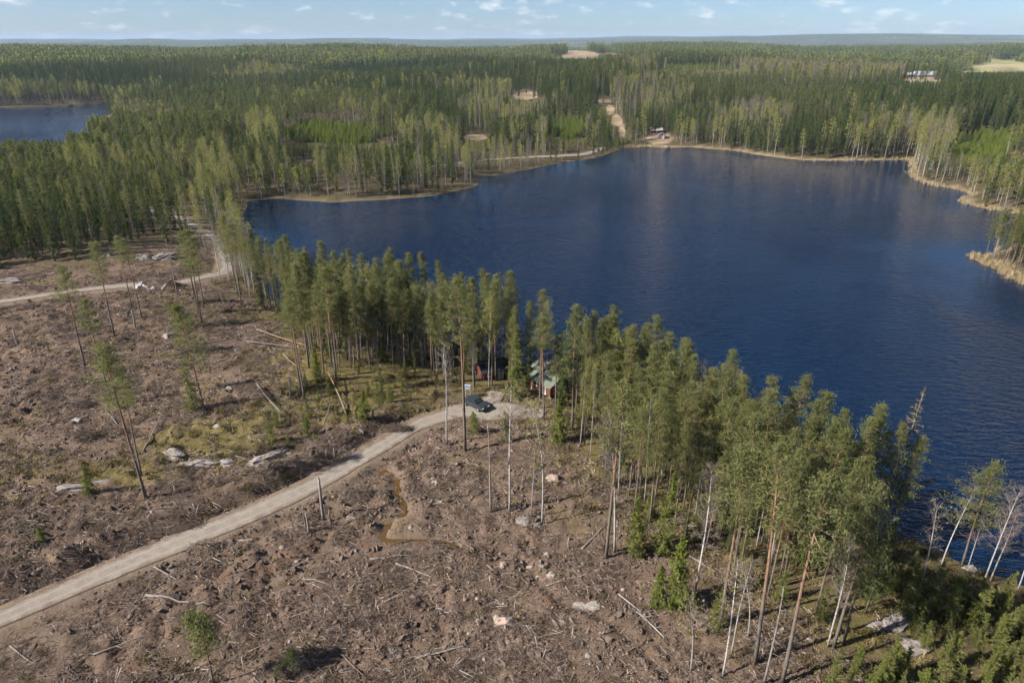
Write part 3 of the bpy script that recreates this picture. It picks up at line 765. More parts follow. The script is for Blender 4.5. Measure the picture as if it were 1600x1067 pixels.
kind('bare_birch', [birch(330 + i, [15, 14, 16][i], [1.7, 1.9, 1.6][i], [0, 0, 160][i], 0.4, [0.6, 1.6, 0.2][i], 12, 38) for i in range(3)], ['birch_bark'], ['birch_leaves', 'birch_twigs'], [15, 14, 16])
kind('slim_birch', [birch(340 + i, [11, 12, 10][i], 1.1, [160, 60, 260][i], 0.5, [1.5, -1.0, 0.4][i], 6, 20) for i in range(3)], ['birch_bark'], ['birch_leaves', 'birch_twigs'], [11, 12, 10])
kind('snag', [snag(360, 12), snag(361, 10, 14, 0.6)], ['deadwood'], ['deadwood'], [12, 10])
kind('ghost_spruce', [spruce(370, 17, 1.7, 0.25, 26, 5, 4, 0.35, 0.3)], ['deadwood'], ['scrub_leaves', 'deadwood'], [17])

NAMES = {'pine': 'pine_tree', 'lone_pine': 'pine_tree', 'broad_pine': 'pine_tree', 'sapling_pine': 'young_pine', 'spruce': 'spruce_tree', 'light_spruce': 'spruce_tree', 'young_spruce': 'young_spruce',
         'birch': 'birch_tree', 'bare_birch': 'birch_tree', 'slim_birch': 'birch_tree', 'snag': 'dead_tree', 'ghost_spruce': 'dead_spruce'}
CATS = {'pine_tree': 'pine', 'young_pine': 'pine', 'spruce_tree': 'spruce', 'young_spruce': 'spruce', 'birch_tree': 'birch', 'dead_tree': 'dead tree', 'dead_spruce': 'dead tree'}
def plant(key, loc, h, rz, label, group=None, var=0, tilt=(0, 0), widen=1.0):
    tr, cr, _, hh = KINDS[key][var % len(KINDS[key])]
    s_ = h / hh
    nm = NAMES[key]
    e = thing(nm, label, CATS[nm], (loc[0], loc[1], loc[2] - 0.12), 0, group, (tilt[0], tilt[1], rz))
    e.scale = (s_ * widen, s_ * widen, s_)
    link('trunk', tr, e); link('crown', cr, e)
    return e

# single trees one can point at: kind, foot in the photograph, row of the top, variant, tilt, label
SINGLE = [
 ('lone_pine', (133,572), 415, 0, 'thin pine in the clear-cut, farthest left of the lone pines'),
 ('lone_pine', (174,629), 465, 1, 'lone pine with a long dark trunk left of the small spruce in the clear-cut'),
 ('lone_pine', (179,524), 380, 2, 'tall lone pine below the left gravel road, left of the covered brush pile'),
 ('lone_pine', (206,480), 368, 0, 'left pine of the close pair in front of the covered brush pile'),
 ('lone_pine', (222,498), 372, 1, 'right pine of the close pair in front of the covered brush pile'),
 ('broad_pine', (319,640), 478, 0, 'bushy lone pine standing above the little spruce in the clear-cut'),
 ('lone_pine', (228,778), 540, 2, 'tall slim pine rising from the mossy bank above the gravel road'),
 ('lone_pine', (221,742), 580, 1, 'shorter pine crossing behind the tall slim pine on the mossy bank'),
 ('pine', (316,506), 357, 0, 'front pine of the tight trio right of the covered brush pile'),
 ('pine', (311,490), 362, 2, 'left pine of the tight trio right of the covered brush pile'),
 ('pine', (319,482), 366, 4, 'rear pine of the tight trio right of the covered brush pile'),
 ('snag', (277,461), 372, 0, 'bare dead pine leaning over the covered brush pile'),
 ('snag', (351,490), 420, 1, 'thin grey dead trunk near the two gravel roads'),
 ('lone_pine', (377,478), 350, 0, 'slim pine just below the birches at the road bend'),
 ('pine', (412,466), 355, 3, 'full pine at the left end of the shoreline grove'),
 ('lone_pine', (476,625), 452, 1, 'pine at the left edge of the mossy knoll beside fallen trunks'),
 ('lone_pine', (471,612), 470, 2, 'pine leaning against its neighbour at the left edge of the mossy knoll'),
 ('snag', (454,622), 548, 1, 'short dead trunk beside the pines on the mossy knoll'),
 ('lone_pine', (526,596), 418, 0, 'tall pine on top of the mossy knoll'),
 ('young_spruce', (303,640), 575, 3, 'little yellow-green spruce at the foot of the bushy lone pine'),
 ('young_spruce', (424,692), 655, 1, 'dark green small spruce on the mossy bank above the road'),
 ('young_spruce', (141,770), 728, 0, 'bright little spruce beside the pale rock slab above the road'),
 ('young_spruce', (63,838), 820, 2, 'lone knee-high spruce left above the gravel road'),
 ('sapling_pine', (333,1064), 952, 0, 'small slender pine in the foreground clear-cut'),
 ('sapling_pine', (461,1050), 1012, 1, 'bright bushy pine sapling at the bottom edge of the clear-cut'),
 ('sapling_pine', (436,1062), 1040, 1, 'low pine sapling left of the bright bushy one at the bottom edge'),
 ('slim_birch', (698,692), 533, 1, 'leaning slim birch beside the gravel road bend'),
 ('lone_pine', (727,703), 432, 1, 'very tall straight pine beside the turning place'),
 ('young_spruce', (741,676), 640, 0, 'small spruce behind the very tall straight pine'),
 ('slim_birch', (796,800), 610, 1, 'tall thin white birch standing alone in front of the turning place'),
 ('snag', (767,801), 655, 1, 'thin grey trunk left of the lone white birch in the clear-cut'),
 ('slim_birch', (847,818), 640, 2, 'slim pale birch nearest the cabin in the open clear-cut'),
 ('snag', (830,808), 700, 0, 'thin brown dead pine between two slim birches'),
 ('young_spruce', (790,690), 640, 3, 'young spruce against the leaning grey trunk below the turning place'),
 ('light_spruce', (806,621), 510, 0, 'big light green spruce left of the green-roofed cabin'),
 ('spruce', (826,612), 540, 3, 'dark slim spruce between the big light spruce and the cabin'),
 ('light_spruce', (871,690), 624, 2, 'pointed young spruce below the green-roofed cabin'),
 ('lone_pine', (843,638), 488, 0, 'straight pine just left of the cabin wall'),
 ('lone_pine', (850,656), 497, 1, 'straight pine right in front of the cabin wall'),
 ('pine', (894,672), 478, 3, 'full pine just right of the green-roofed cabin'),
 ('spruce', (885,618), 505, 0, 'dark spruce behind the green-roofed cabin at the water'),
 ('spruce', (598,622), 575, 2, 'dense dark green spruce beside the gravel road on the knoll'),
 ('light_spruce', (568,655), 612, 2, 'small pointed spruce on the knoll slope left of the road'),
 ('light_spruce', (497,598), 540, 1, 'green spruce among the pines on the mossy knoll'),
 ('lone_pine', (947,872), 600, 0, 'tall pine with an orange stem next to the leaning white birch'),
 ('bare_birch', (960,863), 655, 1, 'leaning white birch at the edge of the right grove'),
 ('light_spruce', (993,868), 775, 1, 'yellow-green spruce at the grove edge, left of two'),
 ('light_spruce', (1032,866), 733, 0, 'yellow-green spruce at the grove edge, taller one of two'),
 ('light_spruce', (1056,950), 835, 1, 'spruce standing forward in the clear-cut below the grove'),
 ('light_spruce', (1027,946), 884, 2, 'low spruce left of the forward spruce below the grove'),
 ('young_spruce', (1120,975), 915, 3, 'small spruce beside thin trunks in the lower right clear-cut'),
 ('bare_birch', (1086,927), 735, 2, 'tall white birch with a long bare stem below the grove'),
 ('slim_birch', (1079,1047), 915, 0, 'thin white birch farthest left at the bottom of the right clear-cut'),
 ('lone_pine', (1125,979), 690, 2, 'pine with a very long thin stem behind the white birches'),
 ('slim_birch', (1130,1052), 900, 0, 'crooked white birch in front of its clump at the lower right'),
 ('slim_birch', (1143,1020), 880, 1, 'middle crooked white birch of the clump at the lower right'),
 ('slim_birch', (1168,996), 872, 0, 'rear crooked white birch of the clump at the lower right'),
 ('lone_pine', (1179,1039), 700, 1, 'tall pine with an orange stem right of the birch clump'),
 ('snag', (1194,1066), 915, 0, 'broken orange pine stem without a crown at the bottom edge'),
 ('lone_pine', (1222,1066), 745, 0, 'tall pine at the bottom edge right of the broken stem'),
 ('bare_birch', (1293,1010), 830, 0, 'white forked birch beside the big pine at the lower right'),
 ('pine', (1302,1013), 752, 1, 'big pine with an orange stem beside the white birch at the lower right'),
 ('pine', (1318,1006), 800, 3, 'pine right of the big orange-stemmed pine at the lower right'),
 ('pine', (868,650), 520, 5, 'slim pine screening the right side of the cabin'),
 ('spruce', (878,640), 545, 3, 'narrow spruce beside the right cabin corner'),
 ('broad_pine', (1502,886), 727, 0, 'lone pine with an orange trunk at the shore, far right'),
 ('bare_birch', (1535,916), 768, 1, 'leaning bare birch right of the lone shore pine'),
 ('bare_birch', (1547,908), 795, 0, 'bare birch behind the leaning one at the shore, far right'),
 ('bare_birch', (1512,888), 800, 2, 'bare birch at the foot of the lone shore pine'),
 ('bare_birch', (1590,922), 810, 1, 'bare birch at the right picture edge by the shore'),
 ('slim_birch', (1434,930), 785, 1, 'thin dead birch leaning at the end of the grove'),
 ('slim_birch', (1470,885), 770, 0, 'slim bare birch at the water right of the grove'),
 ('ghost_spruce', (1372,838), 604, 0, 'tall half-dead spruce with a grey bare top at the water'),
 ('bare_birch', (740,612), 545, 0, 'bare shrubby birch beside the small white sign'),
]
taken = []
for key, foot, top, var, lab in SINGLE:
    b = ground_at(*foot); h = height_to(b, top)
    rr = np.random.default_rng(foot[0] * 7 + foot[1])
    tl = rr.normal(0, 0.02, 2)
    plant(key, b, h, rr.uniform(0, 6.28), lab, None, var, tl)
    taken.append((b.x, b.y))
taken = np.array(taken)

# ---- woods: every tree has a place; the largest in view become trees of their own, the rest the wood behind
def grid_pts(x0, x1, y0, y1, s, r):
    X, Y = np.meshgrid(np.arange(x0, x1, s), np.arange(y0, y1, s))
    X = X.ravel() + r.uniform(-0.46, 0.46, X.size) * s; Y = Y.ravel() + r.uniform(-0.46, 0.46, Y.size) * s
    return X, Y
FX, FY, FK, FH = [], [], [], []
def grow(x, y, k, h): FX.append(x); FY.append(y); FK.append(np.array(k)); FH.append(h)
r = np.random.default_rng(5)
def clear_of_singles(x, y, dmin):
    d = np.full(x.shape, 1e9)
    for tx, ty in taken: d = np.minimum(d, (x - tx) ** 2 + (y - ty) ** 2)
    return d > dmin ** 2
# shoreline groves
for G, dens, probs in ((GROVE_A, 0.70, (0.70, 0.17, 0.13)), (GROVE_B, 0.84, (0.78, 0.10, 0.12))):
    x, y = grid_pts(G[:, 0].min(), G[:, 0].max(), G[:, 1].min(), G[:, 1].max(), 1.72, r)
    s1 = sdf(LAKE, x, y); se = sdf(G, x, y)
    keep = (se < -0.3) & (s1 > 0.8) & (r.uniform(size=x.size) < dens * (0.6 + 0.4 * sstep(0, 6, -se))) & clear_of_singles(x, y, 1.5)
    cx, cy = plane_pt(862, 612); keep &= (np.hypot(x - cx, y - cy - 1.2) > 3.8) & ~((np.abs(x - cx * y / cy) < 3.4) & (y < cy) & (y > cy - 16))
    cx, cy = plane_pt(752, 640); keep &= np.hypot(x - cx, y - cy) > 6.0
    lp = ground_at(1502, 886); dx_, dy_ = x - lp.x, y - lp.y; al = dx_ * math.cos(SUN_AZ) + dy_ * math.sin(SUN_AZ); pe = np.abs(-dx_ * math.sin(SUN_AZ) + dy_ * math.cos(SUN_AZ))
    keep &= ~((al > -2) & (al < 17) & (pe < 3.2))
    x, y = x[keep], y[keep]
    u = r.uniform(size=x.size)
    k = np.where(u < probs[0], 0, np.where(u < probs[0] + probs[1], 1, 2))
    edge = s1[keep] < 5
    k = np.where(edge & (r.uniform(size=x.size) < 0.25), 3, k)
    h = r.uniform(12.5, 18.5, x.size) * np.where(k == 1, r.uniform(0.35, 1.0, x.size), 1) * np.where(k >= 2, 0.85, 1)
    grow(x, y, k, h)
# birch belt at the road bend
x, y = grid_pts(-75, -45, 128, 175, 2.5, r)
B = poly([(335,436),(352,438),(420,462),(398,428),(384,394),(376,356),(382,322),(358,330),(363,365),(372,400)])
kp = inside(B, x, y) & (sdf(LAKE, x, y) > 0.8) & clear_of_singles(x, y, 1.5)
x, y = x[kp], y[kp]; grow(x, y, np.where(r.uniform(size=x.size) < 0.45, 2, 3), r.uniform(12, 16.5, x.size))
# closed forest from the left road outwards to 950 m
x, y = grid_pts(-900, 900, 60, 960, 3.35, r)
D = np.hypot(x, y); az = np.arctan2(x, y)
s1 = np.minimum(sdf(LAKE, x, y), sdf(POND, x, y))
kp = (np.abs(az) < R(46)) & (D < 960) & (s1 > 1.0) & (sdf(CUT, x, y) > 1.5)
kp &= ~inside(B, x, y) & (sdf(GROVE_A, x, y) > 0) & (sdf(GROVE_B, x, y) > 0) & (sdf(YOUNG, x, y) > 0)
# leave open the lakeside land near the camera that the groves describe
near_open = (x > -45) & (y < 150) & (x < 60 + (y - 60) * 0.2)
kp &= ~near_open
for nm in ROADS: kp &= line_dist(ROADS[nm], x, y) > (3.6 if nm == 'left' else 2.2)
kp &= ~((x > 60) & (y < 78))
x, y, D, s1 = x[kp], y[kp], D[kp], s1[kp]
g_tan = glade(x, y, ('tan', 'field', 'yard')); g_y = glade(x, y, ('young',))
stand = fbm(x, y, 150, 2, 201); stand2 = fbm(x, y, 70, 2, 205); hh = fbm(x, y, 110, 2, 207)
u = r.uniform(size=x.size)
p_sp = np.clip(0.52 + 2.2 * (stand - 0.5), 0.05, 0.9); p_bi = np.clip(0.08 + 3.5 * (stand2 - 0.60), 0.03, 0.75)
p_bi = np.where((s1 < 16) & (y > 180), np.maximum(p_bi, np.where(x > 60, 0.6, 0.35)), p_bi)
k = np.where(u < p_bi, np.where(r.uniform(size=x.size) < 0.14 + 0.6 * (x > 60) * (s1 < 18), 3, 2), np.where(u < p_bi + (1 - p_bi) * p_sp, 1, 0))
# belts of bright birch and of dark spruce by direction; one dark belt stands in for cloud shadow
z0_ = height(x, y, False); qx, qy = project(x, y, z0_ + 8)
def belt(lst): 
    m_ = np.zeros(x.size, bool)
    for cx, cy, rx, ry in lst: m_ |= (np.hypot((qx - cx) / rx, (qy - cy) / ry) + 0.5 * (fbm(x, y, 45, 2, 78) - 0.5)) < 1
    return m_
light = belt([(1180,112,215,15),(815,232,95,16),(1460,250,55,45),(790,165,70,26),(560,170,50,14),(420,215,40,18),(330,270,30,30),(1010,150,70,22),(1180,180,60,16),(230,180,60,12)])
dark = belt([(1160,96,140,7),(700,100,190,16),(760,190,90,20),(560,140,120,14),(1250,215,70,22),(150,125,200,16),(1450,165,140,26),(1160,215,30,20)])  # first entry: darker trees put in as the shade of a distant cloud
k = np.where(light & (r.uniform(size=x.size) < 0.62), 2, k)
k = np.where(dark & ~light & (r.uniform(size=x.size) < 0.75), 1, k)
h = (10.0 + 8.0 * hh) * r.uniform(0.72, 1.16, x.size)
h = np.where(np.hypot((qx - 815) / 95, (qy - 232) / 20) < 1, h * 0.62, h)
k = np.where(g_y > 0.5, 4, k); h = np.where(g_y > 0.5, r.uniform(3.0, 6.0, x.size), h)
# young growth in front of the openings, the yards and the left lake
gx_c, gy_c = project(x, y, z0_)
for s0, s1_, row in SIGHTS:
    w_ = (gx_c > s0 - 6) & (gx_c < s1_ + 6) & (gy_c > row)
    dep = math.tan(PITCH - math.atan((533.5 - row) / FPX))
    cap = CAM_Z - z0_ - dep * np.hypot(x, y) / np.sqrt(1 + (x / y) ** 2)
    h = np.where(w_ & (h > cap), np.maximum(cap, 0) * r.uniform(0.8, 1.05, x.size), h)
k = np.where((h < 5.5) & (k < 2), 4, k)
g_tan = np.where(h < 2.0, 1, g_tan)
kp = ((g_tan < 0.4) | (r.uniform(size=x.size) < 0.05)) & (h > 2.0) & (r.uniform(size=x.size) < np.where(D > 550, 0.72, 0.86) * np.where(fbm(x, y, 30, 2, 300) < 0.34, 0.55, 1))
grow(x[kp], y[kp], k[kp], h[kp])
# a few seed trees left in the far clear-cuts
# the headland at the right edge
x, y = grid_pts(120, 190, 105, 200, 2.3, r)
s1 = sdf(LAKE, x, y); kp = (s1 > 2.2) & (x < 185) & (y > 112)
x, y = x[kp], y[kp]; k = np.where(r.uniform(size=x.size) < 0.6, 0, np.where(r.uniform(size=x.size) < 0.5, 1, 2)); grow(x, y, k, r.uniform(7, 14, x.size))
# dense young plantations
x, y = grid_pts(-200, 420, 300, 620, 2.2, r)
kp = glade(x, y, ('young',)) > 0.5
x, y = x[kp], y[kp]; grow(x, y, np.full(x.size, 4), r.uniform(2.6, 5.0, x.size))
# young spruces in the lower right corner
x, y = grid_pts(YOUNG[:, 0].min(), YOUNG[:, 0].max(), YOUNG[:, 1].min(), YOUNG[:, 1].max(), 1.5, r)
kp = (sdf(YOUNG, x, y) < 0) & (sdf(LAKE, x, y) > 3) & (r.uniform(size=x.size) < 0.85)
p0 = plane_pt(1345, 1000); kp &= np.hypot((x - p0[0]) / 4.5, (y - p0[1]) / 3.5) > 1
x, y = x[kp], y[kp]; grow(x, y, np.full(x.size, 4), r.uniform(2.2, 5.2, x.size))
# scattered saplings in the groves
for G, n in ((GROVE_A, 34), (GROVE_B, 60)):
    x = r.uniform(G[:, 0].min(), G[:, 0].max(), n * 4); y = r.uniform(G[:, 1].min(), G[:, 1].max(), n * 4)
    kp = (sdf(G, x, y) < -0.5) & (sdf(LAKE, x, y) > 1.5); x, y = x[kp][:n], y[kp][:n]
    grow(x, y, np.full(x.size, 4), r.uniform(1.0, 4.2, x.size))

KNOLL = poly([(400,650),(470,610),(560,605),(690,605),(725,612),(690,632),(600,668),(520,690),(430,700)])
x = r.uniform(KNOLL[:, 0].min(), KNOLL[:, 0].max(), 260); y = r.uniform(KNOLL[:, 1].min(), KNOLL[:, 1].max(), 260)
kp = (sdf(KNOLL, x, y) < 0) & (line_dist(ROADS['main'], x, y) > 4.5) & clear_of_singles(x, y, 1.0); x, y = x[kp][:60], y[kp][:60]
grow(x, y, np.full(x.size, 4), 0.6 + 0.9 * r.exponential(1, x.size).clip(0, 3))
FX, FY, FK, FH = map(np.concatenate, (FX, FY, FK, FH))
# not inside a house yard
FZ = height(FX, FY, False)
DD = np.sqrt(FX ** 2 + FY ** 2 + (CAM_Z - FZ) ** 2)
qx, qy = project(FX, FY, FZ + FH * 0.6)
inframe = (qx > -30) & (qx < 1630) & (qy > -20) & (qy < 1120)
def where_label(x, y, px, py, k, h, bare):
    kindw = ('pine', 'spruce', 'birch', 'bare birch', 'young spruce')[k]
    s_ = float(sdf(GROVE_A, np.array([x]), np.array([y]))[0]); t_ = float(sdf(GROVE_B, np.array([x]), np.array([y]))[0])
    if s_ < 0.1: z = ('in the shoreline grove, at its road bend end', 'in the shoreline grove above the mossy knoll', 'in the shoreline grove just left of the cabin')[0 if px < 520 else 1 if px < 690 else 2]
    elif t_ < 0.1: z = ('in the right grove, next to the cabin', 'in the middle of the right grove', 'at the far right end of the right grove')[0 if px < 1010 else 1 if px < 1250 else 2]
    elif k == 4 and 380 < px < 740 and 580 < py < 710: z = 'on the slope below the mossy knoll'
    elif k == 4 and py > 850: z = 'in the thicket at the lower right corner' if px > 1430 else 'at the edge of the lower right thicket'
    elif px < 345 and y < 190: z = 'in the forest edge behind the left gravel road'
    elif px < 420 and y < 190: z = 'in the birch belt at the road bend'
    elif x > 110 and y < 215: z = 'on the headland at the right picture edge'
    elif px < 420: z = 'in the deep forest above the left road bend' if px > 200 else 'in the deep forest below the left lake'
    elif px < 760: z = 'on the far shore, left of the point'
    elif px < 1000: z = 'on the far shore, at the middle'
    elif px < 1430: z = 'on the far shore behind the reed edge'
    else: z = 'on the far shore at the upper right'
    return kindw + '|' + z, {'birch': 'birches', 'bare birch': 'bare birches', 'spruce': 'spruces', 'pine': 'pines', 'young spruce': 'young spruces'}[kindw] + ' ' + z
CODE = {0: ['pine'], 1: ['spruce'], 2: ['birch'], 3: ['bare_birch'], 4: ['young_spruce']}
single_n = {0: sum(1 for s_ in SINGLE if 'pine' in s_[0]), 1: sum(1 for s_ in SINGLE if 'spruce' in s_[0] and 'young' not in s_[0]), 2: sum(1 for s_ in SINGLE if 'birch' in s_[0])}
rest_of, OWN = {}, []
for codes, cap in (((0,), 300 - single_n[0]), ((1,), 300 - single_n[1]), ((2, 3), 300 - single_n[2]), ((4,), 285)):
    idx = np.nonzero(np.isin(FK, codes))[0]
    score = np.where(inframe[idx], FH[idx] / DD[idx], -1)
    order = idx[np.argsort(-score)]
    own, rest = order[:cap], order[cap:]
    for i in own:
        px, py = project(FX[i], FY[i], FZ[i])
        lab, grp = where_label(FX[i], FY[i], px, py, int(FK[i]), FH[i], False)
        OWN.append([int(i), float(px), lab, grp])
    rest_of[codes] = rest

ORD = ['', 'first', 'second', 'third', 'fourth', 'fifth', 'sixth', 'seventh', 'eighth', 'ninth', 'tenth', 'eleventh', 'twelfth', 'thirteenth', 'fourteenth', 'fifteenth', 'sixteenth', 'seventeenth', 'eighteenth', 'nineteenth']
TENS = {2: ('twentieth', 'twenty'), 3: ('thirtieth', 'thirty'), 4: ('fortieth', 'forty')}
def ordinal(n):
    if n < 20: return ORD[n]
    t, u = divmod(n, 10); return TENS[t][0] if u == 0 else TENS[t][1] + '-' + ORD[u]
groups = {}
for w in OWN: groups.setdefault(w[3], []).append(w)
for grp, mem in groups.items():
    mem.sort(key=lambda w: w[1])
    parts = max(1, math.ceil(len(mem) / 36)); parts = min(parts, 3)
    size = math.ceil(len(mem) / parts)
    for c in range(parts):
        sub = mem[c * size:(c + 1) * size]
        side = '' if parts == 1 else (', left part' if c == 0 else ', right part' if c == parts - 1 else ', middle part')
        for n_, w in enumerate(sub):
            i = w[0]; lab = w[2]
            kw, z = lab.split('|')
            if len(sub) == 1: text = kw + ' ' + z + side
            elif len(sub) <= 44: text = ordinal(n_ + 1) + ' ' + kw + ' from the left ' + z + side
            else: text = kw + ' ' + z + side
            rr = np.random.default_rng(i + 999)
            plant(CODE[int(FK[i])][0], (FX[i], FY[i], FZ[i]), FH[i], rr.uniform(0, 6.28), text, grp, int(rr.integers(0, 8)), rr.normal(0, 0.022, 2), rr.uniform(0.64, 0.95))

# ------------------------------------------------------------------ instanced stuff
def stuff(name, protos, pos, rot, scl, idx, label, cat):
    """one object: protos placed on points by geometry nodes"""
    me = bpy.data.meshes.new(name); n = len(pos)
    me.vertices.add(n); me.vertices.foreach_set('co', np.asarray(pos, np.float32).ravel())
    a = me.attributes.new('rot', 'FLOAT_VECTOR', 'POINT'); a.data.foreach_set('vector', np.asarray(rot, np.float32).ravel())
    a = me.attributes.new('scl', 'FLOAT_VECTOR', 'POINT'); a.data.foreach_set('vector', np.asarray(scl, np.float32).ravel())
    a = me.attributes.new('idx', 'INT', 'POINT'); a.data.foreach_set('value', np.asarray(idx, np.int32))
    o = tag(link(name, me), label, cat, kind='stuff')
    ng = bpy.data.node_groups.new(name + '_nodes', 'GeometryNodeTree')
    ng.interface.new_socket('Geometry', in_out='INPUT', socket_type='NodeSocketGeometry'); ng.interface.new_socket('Geometry', in_out='OUTPUT', socket_type='NodeSocketGeometry')
    N, L = ng.nodes, ng.links
    gi, go = N.new('NodeGroupInput'), N.new('NodeGroupOutput')
    iop, join = N.new('GeometryNodeInstanceOnPoints'), N.new('GeometryNodeJoinGeometry')
    for m_ in protos:
        po = bpy.data.objects.new(m_.name, m_)
        oi = N.new('GeometryNodeObjectInfo'); oi.inputs['Object'].default_value = po; oi.inputs['As Instance'].default_value = False
        g2 = N.new('GeometryNodeGeometryToInstance'); L.new(oi.outputs['Geometry'], g2.inputs[0]); L.new(g2.outputs[0], join.inputs[0])
    def named(nm, dt):
        q = N.new('GeometryNodeInputNamedAttribute'); q.data_type = dt; q.inputs[0].default_value = nm; return q.outputs[0]
    L.new(gi.outputs[0], iop.inputs['Points']); L.new(join.outputs[0], iop.inputs['Instance'])
    iop.inputs['Pick Instance'].default_value = True
    L.new(named('idx', 'INT'), iop.inputs['Instance Index'])
    e2r = N.new('FunctionNodeEulerToRotation'); L.new(named('rot', 'FLOAT_VECTOR'), e2r.inputs[0]); L.new(e2r.outputs[0], iop.inputs['Rotation'])
    L.new(named('scl', 'FLOAT_VECTOR'), iop.inputs['Scale']); L.new(iop.outputs[0], go.inputs[0])
    md = o.modifiers.new('scatter', 'NODES'); md.node_group = ng
    return o
def rotz(n, r, tilt=0.02): return np.stack([r.normal(0, tilt, n), r.normal(0, tilt, n), r.uniform(0, 6.28, n)], 1)

for codes, name, lab, keys in (((0,), 'pine_forest', 'pine forest covering the land beyond the lake', ['pine_lod']), ((1,), 'spruce_forest', 'dark spruce forest covering the land beyond the lake', ['spruce_lod']),
                               ((2, 3), 'birch_forest', 'light green leafing birches spread through the far forest', ['birch_lod', 'bare_lod']), ((4,), 'spruce_thicket', 'bright green young spruce plantations far across the lake', ['plantation_lod'])):
    i = rest_of[codes]
    if len(i) == 0: continue
    P = [(v[2], v[3]) for kk in keys for v in KINDS[kk]]
    nb = len(KINDS['birch_lod'])
    rr = np.random.default_rng(len(i))
    if codes == (2, 3): idx = np.where(FK[i] == 2, rr.integers(0, nb, len(i)), nb + rr.integers(0, 2, len(i)))
    else: idx = rr.integers(0, len(P), len(i))
    # geometry nodes list the joined instances in the order in which they were linked last to first or first to last: sizes differ little, so scale by the mean height
    hm = np.mean([q[1] for q in P]); s_ = FH[i] / hm
    wd = rr.uniform(0.9, 1.2, len(i))
    stuff(name, [q[0] for q in P], np.stack([FX[i], FY[i], FZ[i] - 0.1], 1), rotz(len(i), rr), np.stack([s_ * wd, s_ * wd, s_], 1), idx, lab, 'forest')

# far forest as sheets of small trees, out to the horizon
def patch(seed, size, sp, pal, hmean):
    r = np.random.default_rng(seed); mb = MB()
    x, y = grid_pts(-size / 2, size / 2, -size / 2, size / 2, sp, r)
    for a, b in zip(x, y):
        sel = r.uniform(); h = hmean * r.uniform(0.7, 1.25); n = 22 if size < 60 else 9
        m_ = 0 if sel < pal[0] else 1 if sel < pal[0] + pal[1] else 2
        w = (1.5, 1.7, 1.8)[m_] * (1 if size < 60 else 1.5)
        t = r.uniform(0.12, 1, n); z = h * t
        prof = (1 - t) ** 0.75 * 1.25 if m_ == 0 else np.sin(math.pi * np.clip(0.15 + 0.8 * t, 0, 1))
        an = r.uniform(0, 6.28, n); rad = w * prof * r.uniform(0.3, 1, n)
        c = np.stack([a + rad * np.cos(an), b + rad * np.sin(an), z], 1)
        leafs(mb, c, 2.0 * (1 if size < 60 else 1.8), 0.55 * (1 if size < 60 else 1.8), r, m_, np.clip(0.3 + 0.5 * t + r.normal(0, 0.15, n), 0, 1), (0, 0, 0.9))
    return mb.mesh('forest_patch', ['spruce_needles', 'pine_needles', 'birch_leaves'])
near_p = [patch(500 + i, 30, 3.6, [(0.78, 0.2), (0.5, 0.44), (0.35, 0.5), (0.25, 0.35), (0.82, 0.15), (0.3, 0.64)][i], 15) for i in range(6)]
far_p = [patch(520 + i, 130, 8.5, [(0.75, 0.2), (0.45, 0.45), (0.25, 0.35), (0.6, 0.3)][i], 17) for i in range(4)]
r = np.random.default_rng(77)
x, y = grid_pts(-2900, 2900, 500, 2900, 26, r)
D = np.hypot(x, y); kp = (np.abs(np.arctan2(x, y)) < R(46)) & (D > 945) & (D < 2800) & (glade(x, y, ('tan', 'field', 'yard')) < 0.5)
x, y = x[kp], y[kp]; z = height(x, y, False)
capz = np.full(x.size, 99.0); qx, qy = project(x, y, z)
for s0, s1_, row in SIGHTS:
    dep = math.tan(PITCH - math.atan((533.5 - row) / FPX))
    capz = np.where((qx > s0 - 8) & (qx < s1_ + 8) & (qy > row), np.minimum(capz, CAM_Z - z - dep * y), capz)
kp = capz > 4; x, y, z, capz = x[kp], y[kp], z[kp], capz[kp]
st = 0.5 + 1.5 * (fbm(x, y, 260, 3, 211) - 0.5); u = st + r.normal(0, 0.05, x.size)
idx = np.where(u > 0.60, 0, np.where(u > 0.52, 4, np.where(u > 0.47, 1, np.where(u > 0.42, 5, np.where(u > 0.37, 2, 3)))))
qx, qy = project(x, y, z + 8)
for cx, cy, rx, ry, t_ in [(1180,112,215,15,3),(1330,95,120,8,3),(1010,120,90,9,3),(560,95,90,7,2),(330,110,80,8,3),(1160,95,140,6,0),(700,92,190,12,0),(130,100,160,14,4),(1000,78,160,7,0),(1480,80,120,8,0)]:  # first dark spruce entry carries the same cloud shadow into the far patches
    hit_ = (np.hypot((qx - cx) / rx, (qy - cy) / ry) + 0.6 * (fbm(x, y, 90, 2, 78) - 0.5)) < 1; idx = np.where(hit_ & (r.uniform(size=x.size) < 0.85), t_, idx)
gy_ = glade(x, y, ('young',)); idx = np.where(gy_ > 0.5, 3, idx)
sc = np.minimum(r.uniform(0.85, 1.15, x.size), capz / 19.0)
stuff('distant_forest', near_p, np.stack([x, y, z - 0.4], 1), rotz(x.size, r, 0), np.stack([np.full(x.size, 1.02), np.full(x.size, 1.02), sc * np.where(gy_ > 0.5, 0.5, 1)], 1), idx, 'mixed forest on the ridges below the horizon', 'forest')
x, y = grid_pts(-14000, 14000, 1500, 14200, 118, r)
D = np.hypot(x, y); kp = (np.abs(np.arctan2(x, y)) < R(46)) & (D > 2740) & (D < 14000)
x, y = x[kp], y[kp]; z = height(x, y, False)
st = fbm(x, y, 900, 3, 221); idx = np.where(st > 0.56, 0, np.where(st > 0.48, 3, np.where(st > 0.42, 1, 2)))
stuff('horizon_forest', far_p, np.stack([x, y, z - 2.0], 1), rotz(x.size, r, 0), np.ones((x.size, 3)), idx, 'bluish forest on the hills along the horizon', 'forest')
